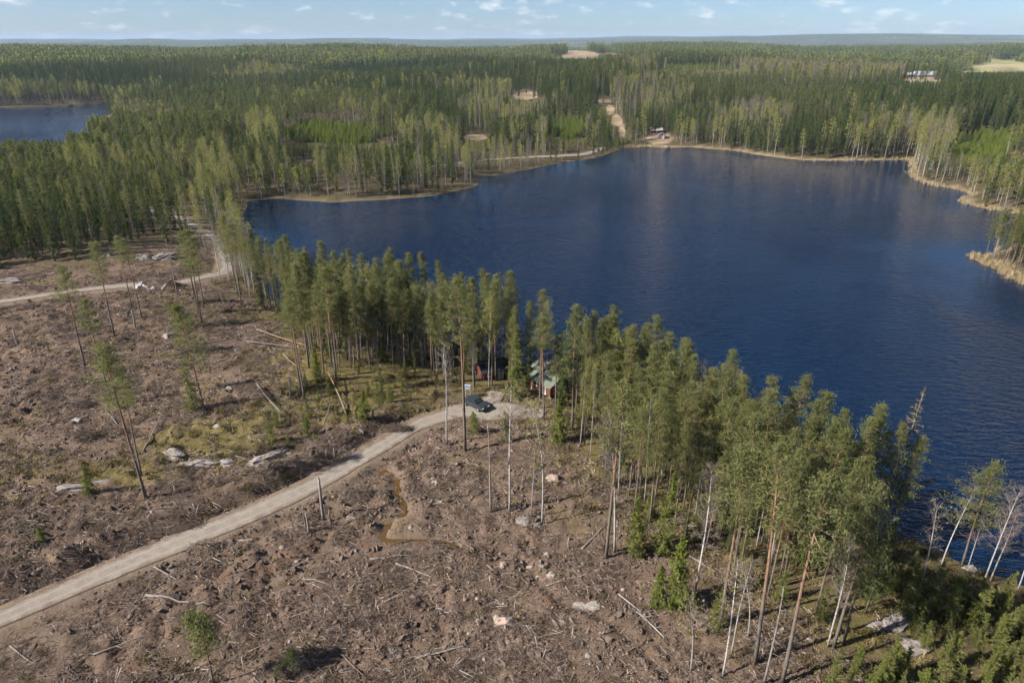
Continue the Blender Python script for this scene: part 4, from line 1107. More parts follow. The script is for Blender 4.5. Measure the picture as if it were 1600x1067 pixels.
#PART3
# ------------------------------------------------------------------ ground clutter
def stick_bundle(seed, n, rad, lmin, lmax, thick, up=0.12, pile=0.0):
    r = np.random.default_rng(seed); mb = MB()
    for _ in range(n):
        a = r.uniform(0, 6.28); q = rad * math.sqrt(r.uniform()); l = r.uniform(lmin, lmax)
        c = np.array((q * math.cos(a), q * math.sin(a), 0.02 + pile * max(0, 1 - q / rad) * r.uniform(0, 1)))
        b = r.uniform(0, 6.28) if r.uniform() < 0.75 else r.normal(0.4, 0.3); d = np.array((math.cos(b), math.sin(b), r.normal(0, up)))
        th = thick * r.uniform(0.5, 1.4)
        mb.tube([c - d * l / 2, c + d * l / 2 + np.array((0, 0, 0.02))], [th, th * 0.5], 3, 0, r.uniform(0, 1), False)
    return mb
sl = [stick_bundle(600 + i, 12, 1.1, 0.3, 1.6, 0.028).mesh('slash_bundle', ['slash']) for i in range(8)]
sl += [stick_bundle(620 + i, 34, 0.9, 0.3, 1.3, 0.018, 0.35, 0.3).mesh('slash_bundle', ['dark_slash']) for i in range(4)]
r = np.random.default_rng(21)
n = 46000
x = r.uniform(-125, 62, n); y = 34 + (r.uniform(size=n) ** 1.2) * 140
D = np.hypot(x, y)
rd = np.minimum(line_dist(ROADS['main'], x, y), line_dist(ROADS['left'], x, y))
kp = (sdf(CUT, x, y) < 5 * r.normal(0, 1, n)) & (rd > 2.7) & (sdf(LAKE, x, y) > 3) & (np.abs(np.arctan2(x, y)) < R(46)) & (line_dist(DITCH, x, y) > 0.9)
kp &= r.uniform(size=n) < 0.12 + 0.88 * sstep(0.36, 0.64, fbm(x, y, 8, 3, 401))
x, y = x[kp], y[kp]; z = height(x, y)
pit = fbm(x, y, 7, 2, 411)
idx = np.where(pit + r.normal(0, 0.1, x.size) > 0.62, r.integers(8, 12, x.size), r.integers(0, 8, x.size))
s_ = r.uniform(0.5, 1.25, x.size)
stuff('logging_slash', sl, np.stack([x, y, z], 1), rotz(x.size, r, 0.1), np.stack([s_] * 3, 1), idx, 'brown twigs and branches strewn over the clear-cut', 'slash')

def rock_mb(seed, sub=2, flat=0.7, rough=0.25):
    import bmesh
    bm = bmesh.new(); bmesh.ops.create_icosphere(bm, subdivisions=sub, radius=1.0)
    V = np.array([v.co[:] for v in bm.verts]); F_ = [tuple(v.index for v in f.verts) for f in bm.faces]; bm.free()
    r = np.random.default_rng(seed)
    for _ in range(9):                                       # shave off random planes: broken stone
        d = unit(1, r)[0]; c = r.uniform(0.55, 0.9); q = V @ d; V = V - np.where(q > c, (q - c) * 0.9, 0)[:, None] * d
    f = 1 + rough * (fbm(V[:, 0] + seed + 0.6 * V[:, 2], V[:, 1] + V[:, 2] * 1.7, 0.6, 4, seed) - 0.5)
    V = V * f[:, None] * np.array((1, r.uniform(0.7, 1), flat))
    mb = MB(); mb.add(V, F_, 0, 0.5); return mb
st_m = [rock_mb(640 + i, 1).mesh('stone_chip', [['granite', 'pale_stone', 'pink_granite'][i % 3]]) for i in range(6)]
n = 2800
x = r.uniform(-90, 60, n); y = 36 + (r.uniform(size=n) ** 1.2) * 105
kp = (sdf(CUT, x, y) < 4) & (sdf(LAKE, x, y) > 3) & (np.minimum(line_dist(ROADS['main'], x, y), line_dist(ROADS['left'], x, y)) > 2.2)
kp &= r.uniform(size=n) < 0.25 + sstep(0.45, 0.65, fbm(x, y, 14, 2, 431))
x, y = x[kp], y[kp]; z = height(x, y); s_ = 0.05 + 0.08 * r.exponential(1, x.size); s_ = np.minimum(s_, 0.4)
stuff('stone_scatter', st_m, np.stack([x, y, z], 1), rotz(x.size, r, 0.3), np.stack([s_] * 3, 1), r.integers(0, 6, x.size), 'small pale stones scattered over the clear-cut soil', 'stones')

cl_m = []
for i in range(8):
    mb = rock_mb(660 + i, 1, 0.62, 1.1); rr = np.random.default_rng(i); v = np.concatenate(mb.v); tt_ = np.clip(rr.uniform(0.05, 0.75) + rr.normal(0, 0.18, len(v)), 0, 1); mb.t = [tt_]
    cl_m.append(mb.mesh('soil_clod', ['clod']))
n = 120000
x = r.uniform(-110, 62, n); y = 34 + (r.uniform(size=n) ** 1.15) * 125
kp = (np.abs(np.arctan2(x, y)) < R(44)) & (sdf(CUT, x, y) < 2) & (np.minimum(line_dist(ROADS['main'], x, y), line_dist(ROADS['left'], x, y)) > 2.0) & (line_dist(DITCH, x, y) > 0.7)
mo = np.zeros(n)
for px, py, rx, ry in [(330,690,13,7),(190,735,9,5),(400,660,8,6),(560,575,17,11)]:
    p = plane_pt(px, py); mo = np.maximum(mo, np.exp(-((x - p[0]) / rx) ** 2 - ((y - p[1]) / ry) ** 2))
kp &= r.uniform(size=n) < (0.12 + 0.75 * sstep(0.3, 0.62, fbm(x, y, 5, 3, 451))) * (1 - 0.85 * mo)
x, y = x[kp], y[kp]; z = height(x, y); s_ = np.minimum(0.07 + 0.085 * r.exponential(1, x.size), 0.42)
stuff('soil_clods', cl_m, np.stack([x, y, z + 0.02], 1), rotz(x.size, r, 0.5), np.stack([s_ * r.uniform(0.8, 1.5, x.size), s_, s_], 1), r.integers(0, 8, x.size), 'brown clods, roots and bark churned up over the clear-cut', 'soil')
print('CLODS', x.size)
def tuft(seed, n, rad, h, wid, lean=0.35):
    r = np.random.default_rng(seed); mb = MB()
    a = r.uniform(0, 6.28, n); q = rad * np.sqrt(r.uniform(size=n))
    c = np.stack([q * np.cos(a), q * np.sin(a), np.zeros(n)], 1)
    d = np.stack([r.normal(0, lean, n), r.normal(0, lean, n), r.uniform(0.6, 1.2, n)], 1) * h
    p_ = np.stack([np.cos(a + 1.3), np.sin(a + 1.3), 0 * a], 1) * wid
    mb.tris(c, d, p_, 0, r.uniform(0, 1, n)); return mb
def bush(seed, n, rad, h):
    r = np.random.default_rng(seed); mb = MB()
    c = r.normal(0, 1, (n, 3)) * np.array((rad * 0.5, rad * 0.5, h * 0.3)) + np.array((0, 0, h * 0.45)); c[:, 2] = np.abs(c[:, 2])
    leafs(mb, c, 0.16, 0.05, r, 0, None, (0, 0, 0.5)); return mb
gt = [tuft(660 + i, 40, 0.45, 0.42, 0.018, 0.5).mesh('grass_tuft', ['dry_grass']) for i in range(4)]
ub = [bush(670 + i, 70, 0.6, 0.34).mesh('low_scrub', ['scrub_leaves']) for i in range(4)]
n = 24000
x = r.uniform(-95, 70, n); y = 34 + (r.uniform(size=n) ** 1.1) * 130
g1 = sdf(GROVE_A, x, y) < 4; g2 = sdf(GROVE_B, x, y) < 5; ic = sdf(CUT, x, y) < 0
rd = np.minimum(line_dist(ROADS['main'], x, y), line_dist(ROADS['left'], x, y))
mossd = np.zeros(n)
for px, py, rx, ry in [(560,575,19,13),(510,632,14,8),(620,628,10,6),(445,560,12,9),(330,690,15,9),(190,735,10,6),(400,660,9,7),(60,725,9,6),(300,480,14,14),(430,480,13,10),(960,720,10,9),(1060,790,12,9),(1320,960,10,10),(1340,1010,6,4)]:
    p = plane_pt(px, py); mossd = np.maximum(mossd, np.exp(-((x - p[0]) / rx) ** 2 - ((y - p[1]) / ry) ** 2))
prob = np.where(g1 | g2, 0.85, np.where(ic, 0.10 + 0.85 * mossd, 0.8))
kp = (r.uniform(size=n) < prob * sstep(0.25, 0.6, fbm(x, y, 5, 2, 441))) & (rd > 2.6) & (sdf(LAKE, x, y) > 0.8)
x, y, ic = x[kp], y[kp], ic[kp]; z = height(x, y); s_ = r.uniform(0.6, 1.5, x.size)
idx = np.where(r.uniform(size=x.size) < 0.5, r.integers(0, 4, x.size), r.integers(4, 8, x.size))
stuff('undergrowth', gt + ub, np.stack([x, y, z], 1), rotz(x.size, r, 0.1), np.stack([s_] * 3, 1), idx, 'low scrub, moss and dry grass on the woodland floor', 'undergrowth')

# reeds along the lake edges
rm = [tuft(690 + i, 50, 0.9, 1.2, 0.045, 0.12).mesh('reed_clump', ['reed']) for i in range(4)]
Lp = smooth_line(np.vstack([LAKE[:42], LAKE[:1]])[:42], 1.6)
xs, ys = [], []
for p_ in Lp:
    if p_[1] < 100 and p_[0] < 100: continue
    wide = 3 if p_[0] > 60 else 1
    dens = vnoise(p_[0] / 25, p_[1] / 25, 6)
    for q in range(int(wide * (0.1 + 0.9 * dens))):
        o_ = r.normal(0, 0.9 if wide == 3 else 0.5, 2); xs.append(p_[0] + o_[0]); ys.append(p_[1] + o_[1])
hl = poly([(1516,402),(1546,413),(1600,444),(1680,480)], LAKE_Z); hl = smooth_line(hl, 0.7)
for p_ in hl:
    for q in range(2): o_ = r.normal(0, 1.0, 2); xs.append(p_[0] + 0.6 + o_[0]); ys.append(p_[1] + o_[1])
x, y = np.array(xs), np.array(ys); z = np.maximum(height(x, y, False), LAKE_Z - 0.1)
kp = z < -1.2; x, y, z = x[kp], y[kp], z[kp]; s_ = r.uniform(0.6, 1.2, x.size)
stuff('reeds', rm, np.stack([x, y, z], 1), rotz(x.size, r, 0.03), np.stack([s_] * 3, 1), r.integers(0, 4, x.size), 'pale dry reeds along the far lake shores', 'reeds')

# ------------------------------------------------------------------ rocks
def rock(px, py, size, label, material='granite', name='boulder', flat=0.7, seed=0, rz=0.0, sub=3, sink=0.55, size_y=None, cat='boulder', group=None):
    b = ground_at(px, py)
    me = rock_mb(700 + seed, sub, flat, 0.9 if sub > 3 else 0.55).mesh(name, [material])
    o = link(name, me, None, (b.x, b.y, b.z - size * flat * sink + size * flat * 0.35), (0, 0, rz), (size, size_y or size, size if size_y is None else min(size, size_y)))
    return tag(o, label, cat, group)
rock(793, 971, 1.15, 'large round pinkish boulder in the foreground clear-cut', 'pink_granite', seed=1)
rock(776, 965, 0.5, 'small white stone left of the large pinkish boulder', 'pale_stone', seed=2, flat=1.0)
rock(864, 748, 1.0, 'grey-pink boulder on the slope below the grove', 'pink_granite', seed=3)
rock(817, 815, 0.95, 'flat grey boulder right of the two slim trunks in the clear-cut', 'granite', seed=4, flat=0.4)
rock(836, 822, 0.8, 'flat pale stone beside the slim pale birch', 'pale_stone', seed=5, flat=0.4)
rock(264, 526, 1.5, 'dark grey boulder in the middle of the left clear-cut', 'granite', seed=6)
rock(358, 607, 0.8, 'pale stone right of the bushy lone pine', 'pale_stone', seed=7)
rock(339, 666, 1.0, 'white stone on the mossy bank below the little spruce', 'pale_stone', seed=8)
rock(120, 657, 0.75, 'white stone at the left edge of the mossy patch', 'pale_stone', seed=9)
rock(148, 679, 0.8, 'white stone below the dark bush in the left clear-cut', 'pale_stone', seed=10, flat=0.5)
rock(830, 884, 0.55, 'upper white stone of the row along the ditch', 'pale_stone', seed=11)
rock(847, 889, 0.5, 'white stone right of the ditch, second of the row', 'pale_stone', seed=12)
rock(841, 898, 0.5, 'white stone lying in the ditch bed', 'pale_stone', seed=13)
rock(862, 899, 0.5, 'white stone farthest right of the ditch row', 'pale_stone', seed=14)
rock(786, 884, 0.55, 'pinkish stone left of the ditch stones', 'pink_granite', seed=15)
rock(893, 945, 0.7, 'left slab of the three pale slabs crossing the ditch', 'pale_stone', seed=16, flat=0.35)
rock(909, 943, 0.9, 'middle slab of the three pale slabs crossing the ditch', 'pale_stone', seed=17, flat=0.3)
rock(927, 945, 0.8, 'right slab of the three pale slabs crossing the ditch', 'pale_stone', seed=18, flat=0.3)
rock(880, 972, 0.55, 'pale stone below the ditch beside a dead branch', 'pink_granite', seed=19)
rock(680, 755, 0.45, 'small white stone right of the muddy pool', 'pale_stone', seed=20)
rock(1515, 890, 0.9, 'white boulder at the foot of the lone shore pine', 'pale_stone', seed=21)
rock(676, 660, 1.0, 'long pale stone beside the turning place', 'pale_stone', seed=22, flat=0.4, rz=0.4, size_y=0.5)
rock(105, 762, 2.97, 'pale rock slab left of the bright little spruce', 'granite', 'rock_slab', 0.5, 30, 0.1, 4, 0.5, 1.2, 'rock')
rock(160, 748, 3.51, 'grey rock slab right of the bright little spruce', 'granite', 'rock_slab', 0.45, 31, 0.25, 4, 0.55, 1.1, 'rock')
rock(270, 712, 1.6, 'knobbly pale rock left of the long rock ledge', 'pale_stone', 'rock_slab', 0.9, 32, -0.3, 4, 0.45, 1.0, 'rock')
rock(318, 722, 3.92, 'long pale rock ledge in the moss above the road', 'granite', 'rock_slab', 0.75, 33, -0.1, 4, 0.5, 1.35, 'rock')
rock(355, 724, 1.3, 'low grey rock between the ledge and the wide outcrop', 'granite', 'rock_slab', 0.5, 34, 0.1, 4, 0.55, 0.8, 'rock')
rock(408, 722, 3.24, 'wide grey outcrop nearest the road, left face', 'granite', 'rock_slab', 0.7, 35, 0.5, 4, 0.5, 1.5, 'rock')
rock(438, 712, 3.10, 'wide grey outcrop nearest the road, right face', 'granite', 'rock_slab', 0.75, 36, 0.7, 4, 0.5, 1.4, 'rock')
rock(228, 404, 2.6, 'pale rock face under the trees above the covered pile', 'pale_stone', 'rock_slab', 0.9, 37, 0.3, 4, 0.3, 1.5, 'rock')
rock(258, 405, 3.2, 'broad grey rock face under the trees right of the pale one', 'granite', 'rock_slab', 0.9, 38, 0.5, 4, 0.3, 1.6, 'rock')
rock(15, 441, 3.0, 'grey rock outcrop above the left road at the picture edge', 'granite', 'rock_slab', 0.7, 39, 0.2, 4, 0.4, 1.5, 'rock')
rock(165, 402, 2.2, 'grey rock at the forest edge left of the rock faces', 'granite', 'rock_slab', 0.6, 40, 0.1, 4, 0.4, 1.3, 'rock')
rock(1398, 975, 1.9, 'pale outcrop in the grass beside the lower right thicket', 'granite', 'rock_slab', 0.5, 41, 0.6, 4, 0.5, 1.3, 'rock')
rock(1425, 1010, 1.8, 'pale outcrop nearest the lower right thicket', 'granite', 'rock_slab', 0.5, 42, 0.4, 4, 0.5, 1.2, 'rock')
rock(1365, 978, 1.2, 'low grey rock left of the pale outcrop at the lower right', 'granite', 'rock_slab', 0.5, 43, 0.1, 4, 0.5, 0.8, 'rock')

# ------------------------------------------------------------------ fallen trunks, posts, brush heaps
def log(p0, p1, rad, label, material='deadwood', stubs=4, lift=0.0, lift2=None, group=None, name='fallen_trunk', seed=0):
    a, b = ground_at(*p0), ground_at(*p1)
    a, b = np.array(a), np.array(b); r = np.random.default_rng(int(p0[0] * 31 + p0[1]) + seed)
    n = 9; t = np.linspace(0, 1, n)[:, None]; d = b - a; L = np.linalg.norm(d); d = d / L
    side = np.cross(d, (0, 0, 1))
    P = a + (b - a) * t
    gz = height(P[:, 0], P[:, 1])
    line = np.maximum(gz + rad * 0.7, np.linspace(a[2] + rad + lift, b[2] + rad * 0.5 + (lift if lift2 is None else lift2), n))
    P[:, 2] = line
    P = P + side * (np.sin(t * 3.1 + r.uniform(0, 3)) - 0.5) * L * 0.018
    e = thing(name, label, 'log', tuple(P[0]), 0, group)
    mb = MB(); mb.tube(P - P[0], rad * (1 - 0.65 * t[:, 0]), 7)
    link('trunk', mb.mesh('log', [material], True), e)
    for k in range(stubs):
        i = r.integers(2, n - 1); v = side * r.choice((-1, 1)) * 0.8 + d * 0.6 + np.array((0, 0, r.uniform(0.0, 0.8))); v /= np.linalg.norm(v)
        l = r.uniform(0.4, 1.3); mb = MB(); o_ = P[i] - P[0]
        mb.tube([o_, o_ + v * l * 0.6, o_ + v * l + np.array((0, 0, -0.1))], [rad * 0.32, rad * 0.2, 0.01], 4)
        link('branch', mb.mesh('branch', [material], True), e)
    return e
log((229,934), (331,946), 0.136, 'long white birch log in the foreground below the road')
log((146,1024), (240,992), 0.096, 'long grey pole lying across the foreground lower left', stubs=2)
log((242,886), (276,909), 0.104, 'short bleached forked trunk just below the gravel road')
log((15,1009), (56,1039), 0.096, 'bent pale branch at the lower left picture edge')
log((473,903), (519,914), 0.096, 'pale log in the clear-cut below the grey post')
log((619,880), (674,902), 0.112, 'bleached trunk with broken twigs left of the ditch', stubs=6)
log((578,876), (650,868), 0.120, 'frayed white branch heap log above the bleached trunk', stubs=7)
log((649,1028), (732,1010), 0.112, 'brown trunk lying left of the large pinkish boulder')
log((967,929), (1001,958), 0.112, 'upper pale log of the pair below the forward spruce')
log((995,955), (1037,997), 0.120, 'lower pale log of the pair below the forward spruce')
log((908,860), (951,818), 0.120, 'grey trunk leaning uphill at the grove edge', stubs=3)
log((893,988), (911,1009), 0.088, 'short pale branch right of the large pinkish boulder')
log((800,1003), (905,985), 0.096, 'thin dark pole lying behind the short pale branch', 'limb')
log((535,1022), (578,1066), 0.096, 'dark thin trunk at the bottom edge', 'limb')
log((682,948), (703,958), 0.080, 'short white stick pair above the brown trunk')
log((478,744), (525,742), 0.088, 'white pole lying along the road verge')
log((430,722), (466,717), 0.080, 'pale stick on the bank beside the wide outcrop')
log((402,610), (441,655), 0.128, 'white trunk sloping down the left side of the knoll', lift=0.9)
log((591,527), (670,573), 0.144, 'orange fallen pine trunk across the knoll, lower one', 'log_orange', lift=0.6)
log((624,502), (697,582), 0.136, 'orange fallen pine trunk across the knoll, upper one', 'log_orange', lift=1.4, lift2=0.3)
log((403,519), (478,547), 0.136, 'pale orange trunk lying left of the knoll pines', 'log_orange', lift=0.5)
log((386,536), (461,547), 0.112, 'thin pale trunk below the pale orange one', lift=0.3)
log((443,558), (472,582), 0.112, 'short orange trunk by the feet of the knoll pines', 'log_orange', lift=0.4)
log((540,648), (513,590), 0.136, 'leaning broken pine trunk on the dark slope of the knoll', 'log_orange', lift=0.2, lift2=2.2)
log((505,660), (522,628), 0.056, 'thin pale pole on the dark slope of the knoll', lift=0.1, lift2=1.0)
log((575,553), (595,575), 0.104, 'grey trunk between the pines on the knoll')
log((222,708), (258,648), 0.096, 'grey pole leaning on the mossy bank above the road', lift=0.1, lift2=0.6)
log((165,640), (183,668), 0.088, 'bent white branch in the left clear-cut')
log((30,692), (60,710), 0.080, 'pale stick at the left edge above the road')
log((60,797), (75,803), 0.096, 'short white log left above the road')
log((340,490), (360,470), 0.112, 'grey log lying near the road bend')
log((310,540), (325,545), 0.072, 'thin white branch beside the bushy lone pine', stubs=2)
log((1098,848), (1124,868), 0.104, 'pale log under the white birch below the grove')
log((1142,842), (1168,858), 0.160, 'whitish broken trunk in the gap of the right grove')
log((1205,985), (1245,1000), 0.088, 'pale branch on the ground right of the birch clump')
log((1075,868), (1120,895), 0.096, 'grey fallen trunk beside the forward spruce')
log((950,772), (905,790), 0.088, 'thin grey log at the inner grove edge')

def post(px, py, top, rad, label, name='broken_trunk', lean=(0.0, 0.0)):
    b = ground_at(px, py); h = height_to(b, top); r = np.random.default_rng(px)
    mb = MB(); n = 6; t = np.linspace(0, 1, n)
    P = np.stack([lean[0] * h * t + 0.04 * np.sin(t * 5 + px), lean[1] * h * t, h * t], 1)
    mb.tube(P, rad * (1.15 - 0.4 * t), 7)
    for k in range(3):
        o_ = P[-1]; mb.tube([o_ - (0, 0, 0.1), o_ + np.array((r.normal(0, 0.05), r.normal(0, 0.05), r.uniform(0.1, 0.35)))], [rad * 0.4, 0.01], 4)
    return tag(link(name, mb.mesh(name, ['deadwood'], True), None, (b.x, b.y, b.z - 0.1)), label, 'broken trunk')
post(506, 812, 746, 0.17, 'tall grey broken trunk standing below the road')
post(483, 835, 800, 0.13, 'lower grey broken trunk left of the tall one')
post(478, 828, 790, 0.07, 'thin broken stem farthest left below the road')
post(517, 820, 795, 0.09, 'short broken stem right of the tall grey one')
post(511, 716, 702, 0.11, 'short pale stump post beside the outcrop and road')
post(523, 712, 699, 0.11, 'second pale stump post right beside the road verge')
post(212, 512, 484, 0.14, 'grey snag with a side arm in the left clear-cut')
post(27, 537, 514, 0.14, 'grey snag at the left edge of the clear-cut')
post(888, 858, 838, 0.1, 'pale broken stem right of the slim birches')
post(554, 570, 548, 0.1, 'grey broken stem on the knoll')

def heap(px, py, rx, ry, hgt, label, seed, material='dark_slash', n=260):
    b = ground_at(px, py, False); r = np.random.default_rng(seed)
    core, br = MB(), MB()
    m = 18
    for (i) in range(1):
        th = np.linspace(0, 2 * math.pi, m, endpoint=False); rings = [1.0, 0.8, 0.55, 0.28]
        V, F_ = [], []
        for q, k in enumerate(rings):
            z = hgt * 0.8 * (1 - k ** 2)
            V += [(rx * k * math.cos(a) * r.uniform(0.85, 1.1), ry * k * math.sin(a) * r.uniform(0.85, 1.1), z * r.uniform(0.75, 1.15) - (0.4 if q == 0 else 0)) for a in th]
        V.append((0, 0, hgt * 0.82))
        for q in range(3): F_ += [(q * m + j, q * m + (j + 1) % m, (q + 1) * m + (j + 1) % m, (q + 1) * m + j) for j in range(m)]
        F_ += [(3 * m + j, 3 * m + (j + 1) % m, 4 * m) for j in range(m)]
        core.add(V, F_, 0, np.full(len(V), 0.1))
    for _ in range(n):
        a = r.uniform(0, 6.28); k = math.sqrt(r.uniform()); l = r.uniform(0.4, 1.7)
        c = np.array((rx * k * math.cos(a), ry * k * math.sin(a), hgt * 0.8 * (1 - k ** 2) + r.uniform(-0.05, 0.2)))
        b_ = r.uniform(0, 6.28); d = np.array((math.cos(b_), math.sin(b_), r.normal(0, 0.35)))
        br.tube([c - d * l / 2, c + d * l / 2], [0.03 * r.uniform(0.5, 1.3), 0.008], 3, 0, r.uniform(0, 1), False)
    e = thing('brush_pile', label, 'brush pile', (b.x, b.y, b.z))
    link('core', core.mesh('heap_core', [material], True), e); link('branches', br.mesh('heap_branches', [material]), e)
    return e
heap(262, 822, 4.6, 1.6, 1.0, 'long dark brush heap along the upper road verge', 1)
heap(185, 858, 3.2, 1.1, 0.7, 'low dark brush heap on the upper road verge at the left', 2)
heap(75, 910, 3.0, 1.0, 0.7, 'dark brush heap at the upper verge, farthest left', 12)
heap(560, 775, 2.3, 1.4, 0.9, 'dark earth and brush heap left of the muddy ditch', 3)
heap(320, 860, 2.0, 1.2, 0.9, 'grey twig heap just below the gravel road', 4, 'slash')
heap(135, 683, 1.7, 1.1, 0.8, 'dark bushy heap in the left clear-cut beside a white stone', 5)
heap(130, 635, 1.9, 1.2, 0.8, 'dark bushy heap above the other one in the left clear-cut', 6)
heap(190, 532, 1.0, 0.8, 0.6, 'small dark heap below the tall lone pine', 7)
heap(1205, 1015, 2.0, 1.4, 0.7, 'twig heap among stems at the lower right', 8, 'slash')
heap(620, 672, 2.6, 0.9, 0.8, 'dark brush bank on the inside of the road bend', 9)
heap(480, 828, 1.8, 1.2, 0.6, 'twig heap around the broken trunks below the road', 10, 'slash')
heap(1150, 905, 2.4, 1.6, 0.8, 'brown brush heap in the gap of the right grove', 11, 'slash')

# the covered brush pile beside the left road
b = ground_at(246, 449, False)
e = thing('covered_brush_pile', 'big brush pile under torn white tarpaulin beside the left road', 'brush pile', (b.x, b.y, b.z), R(4))
r = np.random.default_rng(88)
def pile_z(x, y): return 1.5 * np.clip(1 - (x / 4.9) ** 4, 0, 1) * np.clip(1 - np.abs(y / 2.1) ** 3, 0, 1) * (0.85 + 0.3 * fbm(x, y, 1.6, 2, 66))
gx_, gy_ = np.meshgrid(np.linspace(-4.9, 4.9, 36), np.linspace(-2.1, 2.1, 18)); gz_ = pile_z(gx_, gy_) - 0.05
J = np.arange(gx_.size).reshape(gx_.shape); Fq = np.stack([J[:-1, :-1], J[:-1, 1:], J[1:, 1:], J[1:, :-1]], -1).reshape(-1, 4)
mb = MB(); mb.add(np.stack([gx_.ravel(), gy_.ravel(), gz_.ravel()], 1), Fq.tolist(), 0, 0.1)
mb.t = [np.full(gx_.size, 0.22)]; link('core', mb.mesh('pile_core', ['slash'], True), e)
mb = MB()
for _ in range(420):
    c = np.array((r.uniform(-5, 5.4), r.uniform(-2.2, 2.2), 0)); c[2] = pile_z(c[0], c[1]) + 0.05
    a = r.normal(1.57, 0.7); d = np.array((math.cos(a), math.sin(a), r.normal(0, 0.3))); l = r.uniform(0.5, 1.8)
    mb.tube([c - d * l / 2, c + d * l / 2], [0.035, 0.01], 3, 0, r.uniform(0, 0.9), False)
link('branches', mb.mesh('pile_branches', ['slash']), e)
for nm, x0, x1, y0, y1 in (('tarpaulin', -4.4, -2.7, -1.9, -0.7), ('tarpaulin', -2.5, 0.2, -1.95, -1.65), ('tarpaulin', 0.2, 0.9, 0.2, 1.0), ('tarpaulin', 1.6, 2.6, -1.9, -1.5)):
    X, Y = np.meshgrid(np.linspace(x0, x1, 22), np.linspace(y0, y1, 14))
    X = X + 0.25 * (fbm(X, Y, 0.8, 2, 8) - 0.5); Y = Y + 1.1 * (fbm(X, Y, 0.9, 2, 9) - 0.5)
    Z = pile_z(X, Y) + 0.14 + 0.16 * fbm(X, Y, 0.5, 2, 10)
    J = np.arange(X.size).reshape(X.shape); Fq = np.stack([J[:-1, :-1], J[:-1, 1:], J[1:, 1:], J[1:, :-1]], -1).reshape(-1, 4)
    mb = MB(); mb.add(np.stack([X.ravel(), Y.ravel(), Z.ravel()], 1), Fq.tolist(), 0, 0.5); link(nm, mb.mesh('tarpaulin', ['tarp'], True), e)

# ------------------------------------------------------------------ buildings
def gable_house(name, label, loc, rz, w, d, hw, hr, wall, roof, over=0.45, trim='white_paint', windows=(), doors=(), chimney=None, posts=0.0, cat='house'):
    e = thing(name, label, cat, loc, rz)
    z0 = posts
    mb = MB()
    V = [(-w/2,-d/2,z0),(w/2,-d/2,z0),(w/2,d/2,z0),(-w/2,d/2,z0),(-w/2,-d/2,z0+hw),(w/2,-d/2,z0+hw),(w/2,d/2,z0+hw),(-w/2,d/2,z0+hw),(-w/2,0,z0+hw+hr),(w/2,0,z0+hw+hr)]
    mb.add(V, [(0,1,5,4),(2,3,7,6),(1,2,6,9,5),(3,0,4,8,7),(0,3,2,1)], 0); wl_ = link('wall', mb.mesh('wall', [wall]), e)
    if posts > 0.1:
        for px in (-w/2+0.2, 0, w/2-0.2):
            for py in (-d/2+0.2, d/2-0.2):
                mb = MB(); mb.box((px, py, posts / 2 - 0.3), (0.25, 0.25, posts + 0.6)); link('foundation_post', mb.mesh('post', ['grey_wood']), e)
    rf = link('roof', None, e); bpy.data.objects.remove(rf)
    mb = MB()
    sl = math.hypot(d / 2 + over, hr * (d / 2 + over) / (d / 2)); ang = math.atan2(hr, d / 2)
    for sgn in (-1, 1):
        ey = sgn * (d / 2 + over); ez = z0 + hw - hr * over / (d / 2)
        a = np.array((-w/2-over, ey, ez)); b2 = np.array((w/2+over, ey, ez)); c = np.array((w/2+over, 0, z0+hw+hr)); dd = np.array((-w/2-over, 0, z0+hw+hr))
        up = np.array((0, 0, 0.14)); low = np.array((0, 0, 0.02))
        mb.add([a+low, b2+low, c+low, dd+low, a+up, b2+up, c+up, dd+up], [(0,1,2,3),(4,7,6,5),(0,4,5,1),(1,5,6,2),(3,2,6,7),(0,3,7,4)], 0)
    rf = link('roof', mb.mesh('roof', [roof]), e)
    mb = MB(); mb.box((0, 0, z0 + hw + hr + 0.15), (w + 2 * over, 0.25, 0.08)); link('ridge_cap', mb.mesh('ridge', [roof]), rf)
    if chimney is not None:
        mb = MB(); mb.box((chimney[0], chimney[1], z0 + hw + hr * 0.9 + 0.3), (0.6, 0.6, 1.5)); mb.box((chimney[0], chimney[1], z0 + hw + hr * 0.9 + 1.09), (0.74, 0.74, 0.1)); link('chimney', mb.mesh('chimney', ['brick']), rf)
    def hole(nm, face, u, z, ww, hh_, mt):
        p_ = link(nm, None, e); bpy.data.objects.remove(p_)
        f, g, bar = MB(), MB(), MB()
        def put(mbx, uu, zz, a, b_, dep, off):
            if face == 'front': mbx.box((uu, -d/2 - off, zz), (a, dep, b_))
            elif face == 'back': mbx.box((uu, d/2 + off, zz), (a, dep, b_))
            elif face == 'left': mbx.box((-w/2 - off, uu, zz), (dep, a, b_))
            else: mbx.box((w/2 + off, uu, zz), (dep, a, b_))
        t_ = 0.1
        for (uu, zz, a, b_) in ((u - ww/2, z, t_, hh_ + 2*t_), (u + ww/2, z, t_, hh_ + 2*t_), (u, z + hh_/2 + t_/2, ww - t_, t_), (u, z - hh_/2 - t_/2, ww - t_, t_)): put(f, uu, zz, a, b_, 0.09, 0.035)
        put(g, u, z, ww - t_, hh_, 0.05, 0.02)
        body = link(nm, g.mesh(nm, [mt]), e); link('frame', f.mesh('frame', [trim]), body)
    for a in windows: hole('window', *a, 'dark_glass')
    for a in doors: hole('door', *a, 'grey_wood')
    return e
b = ground_at(858, 618, False)
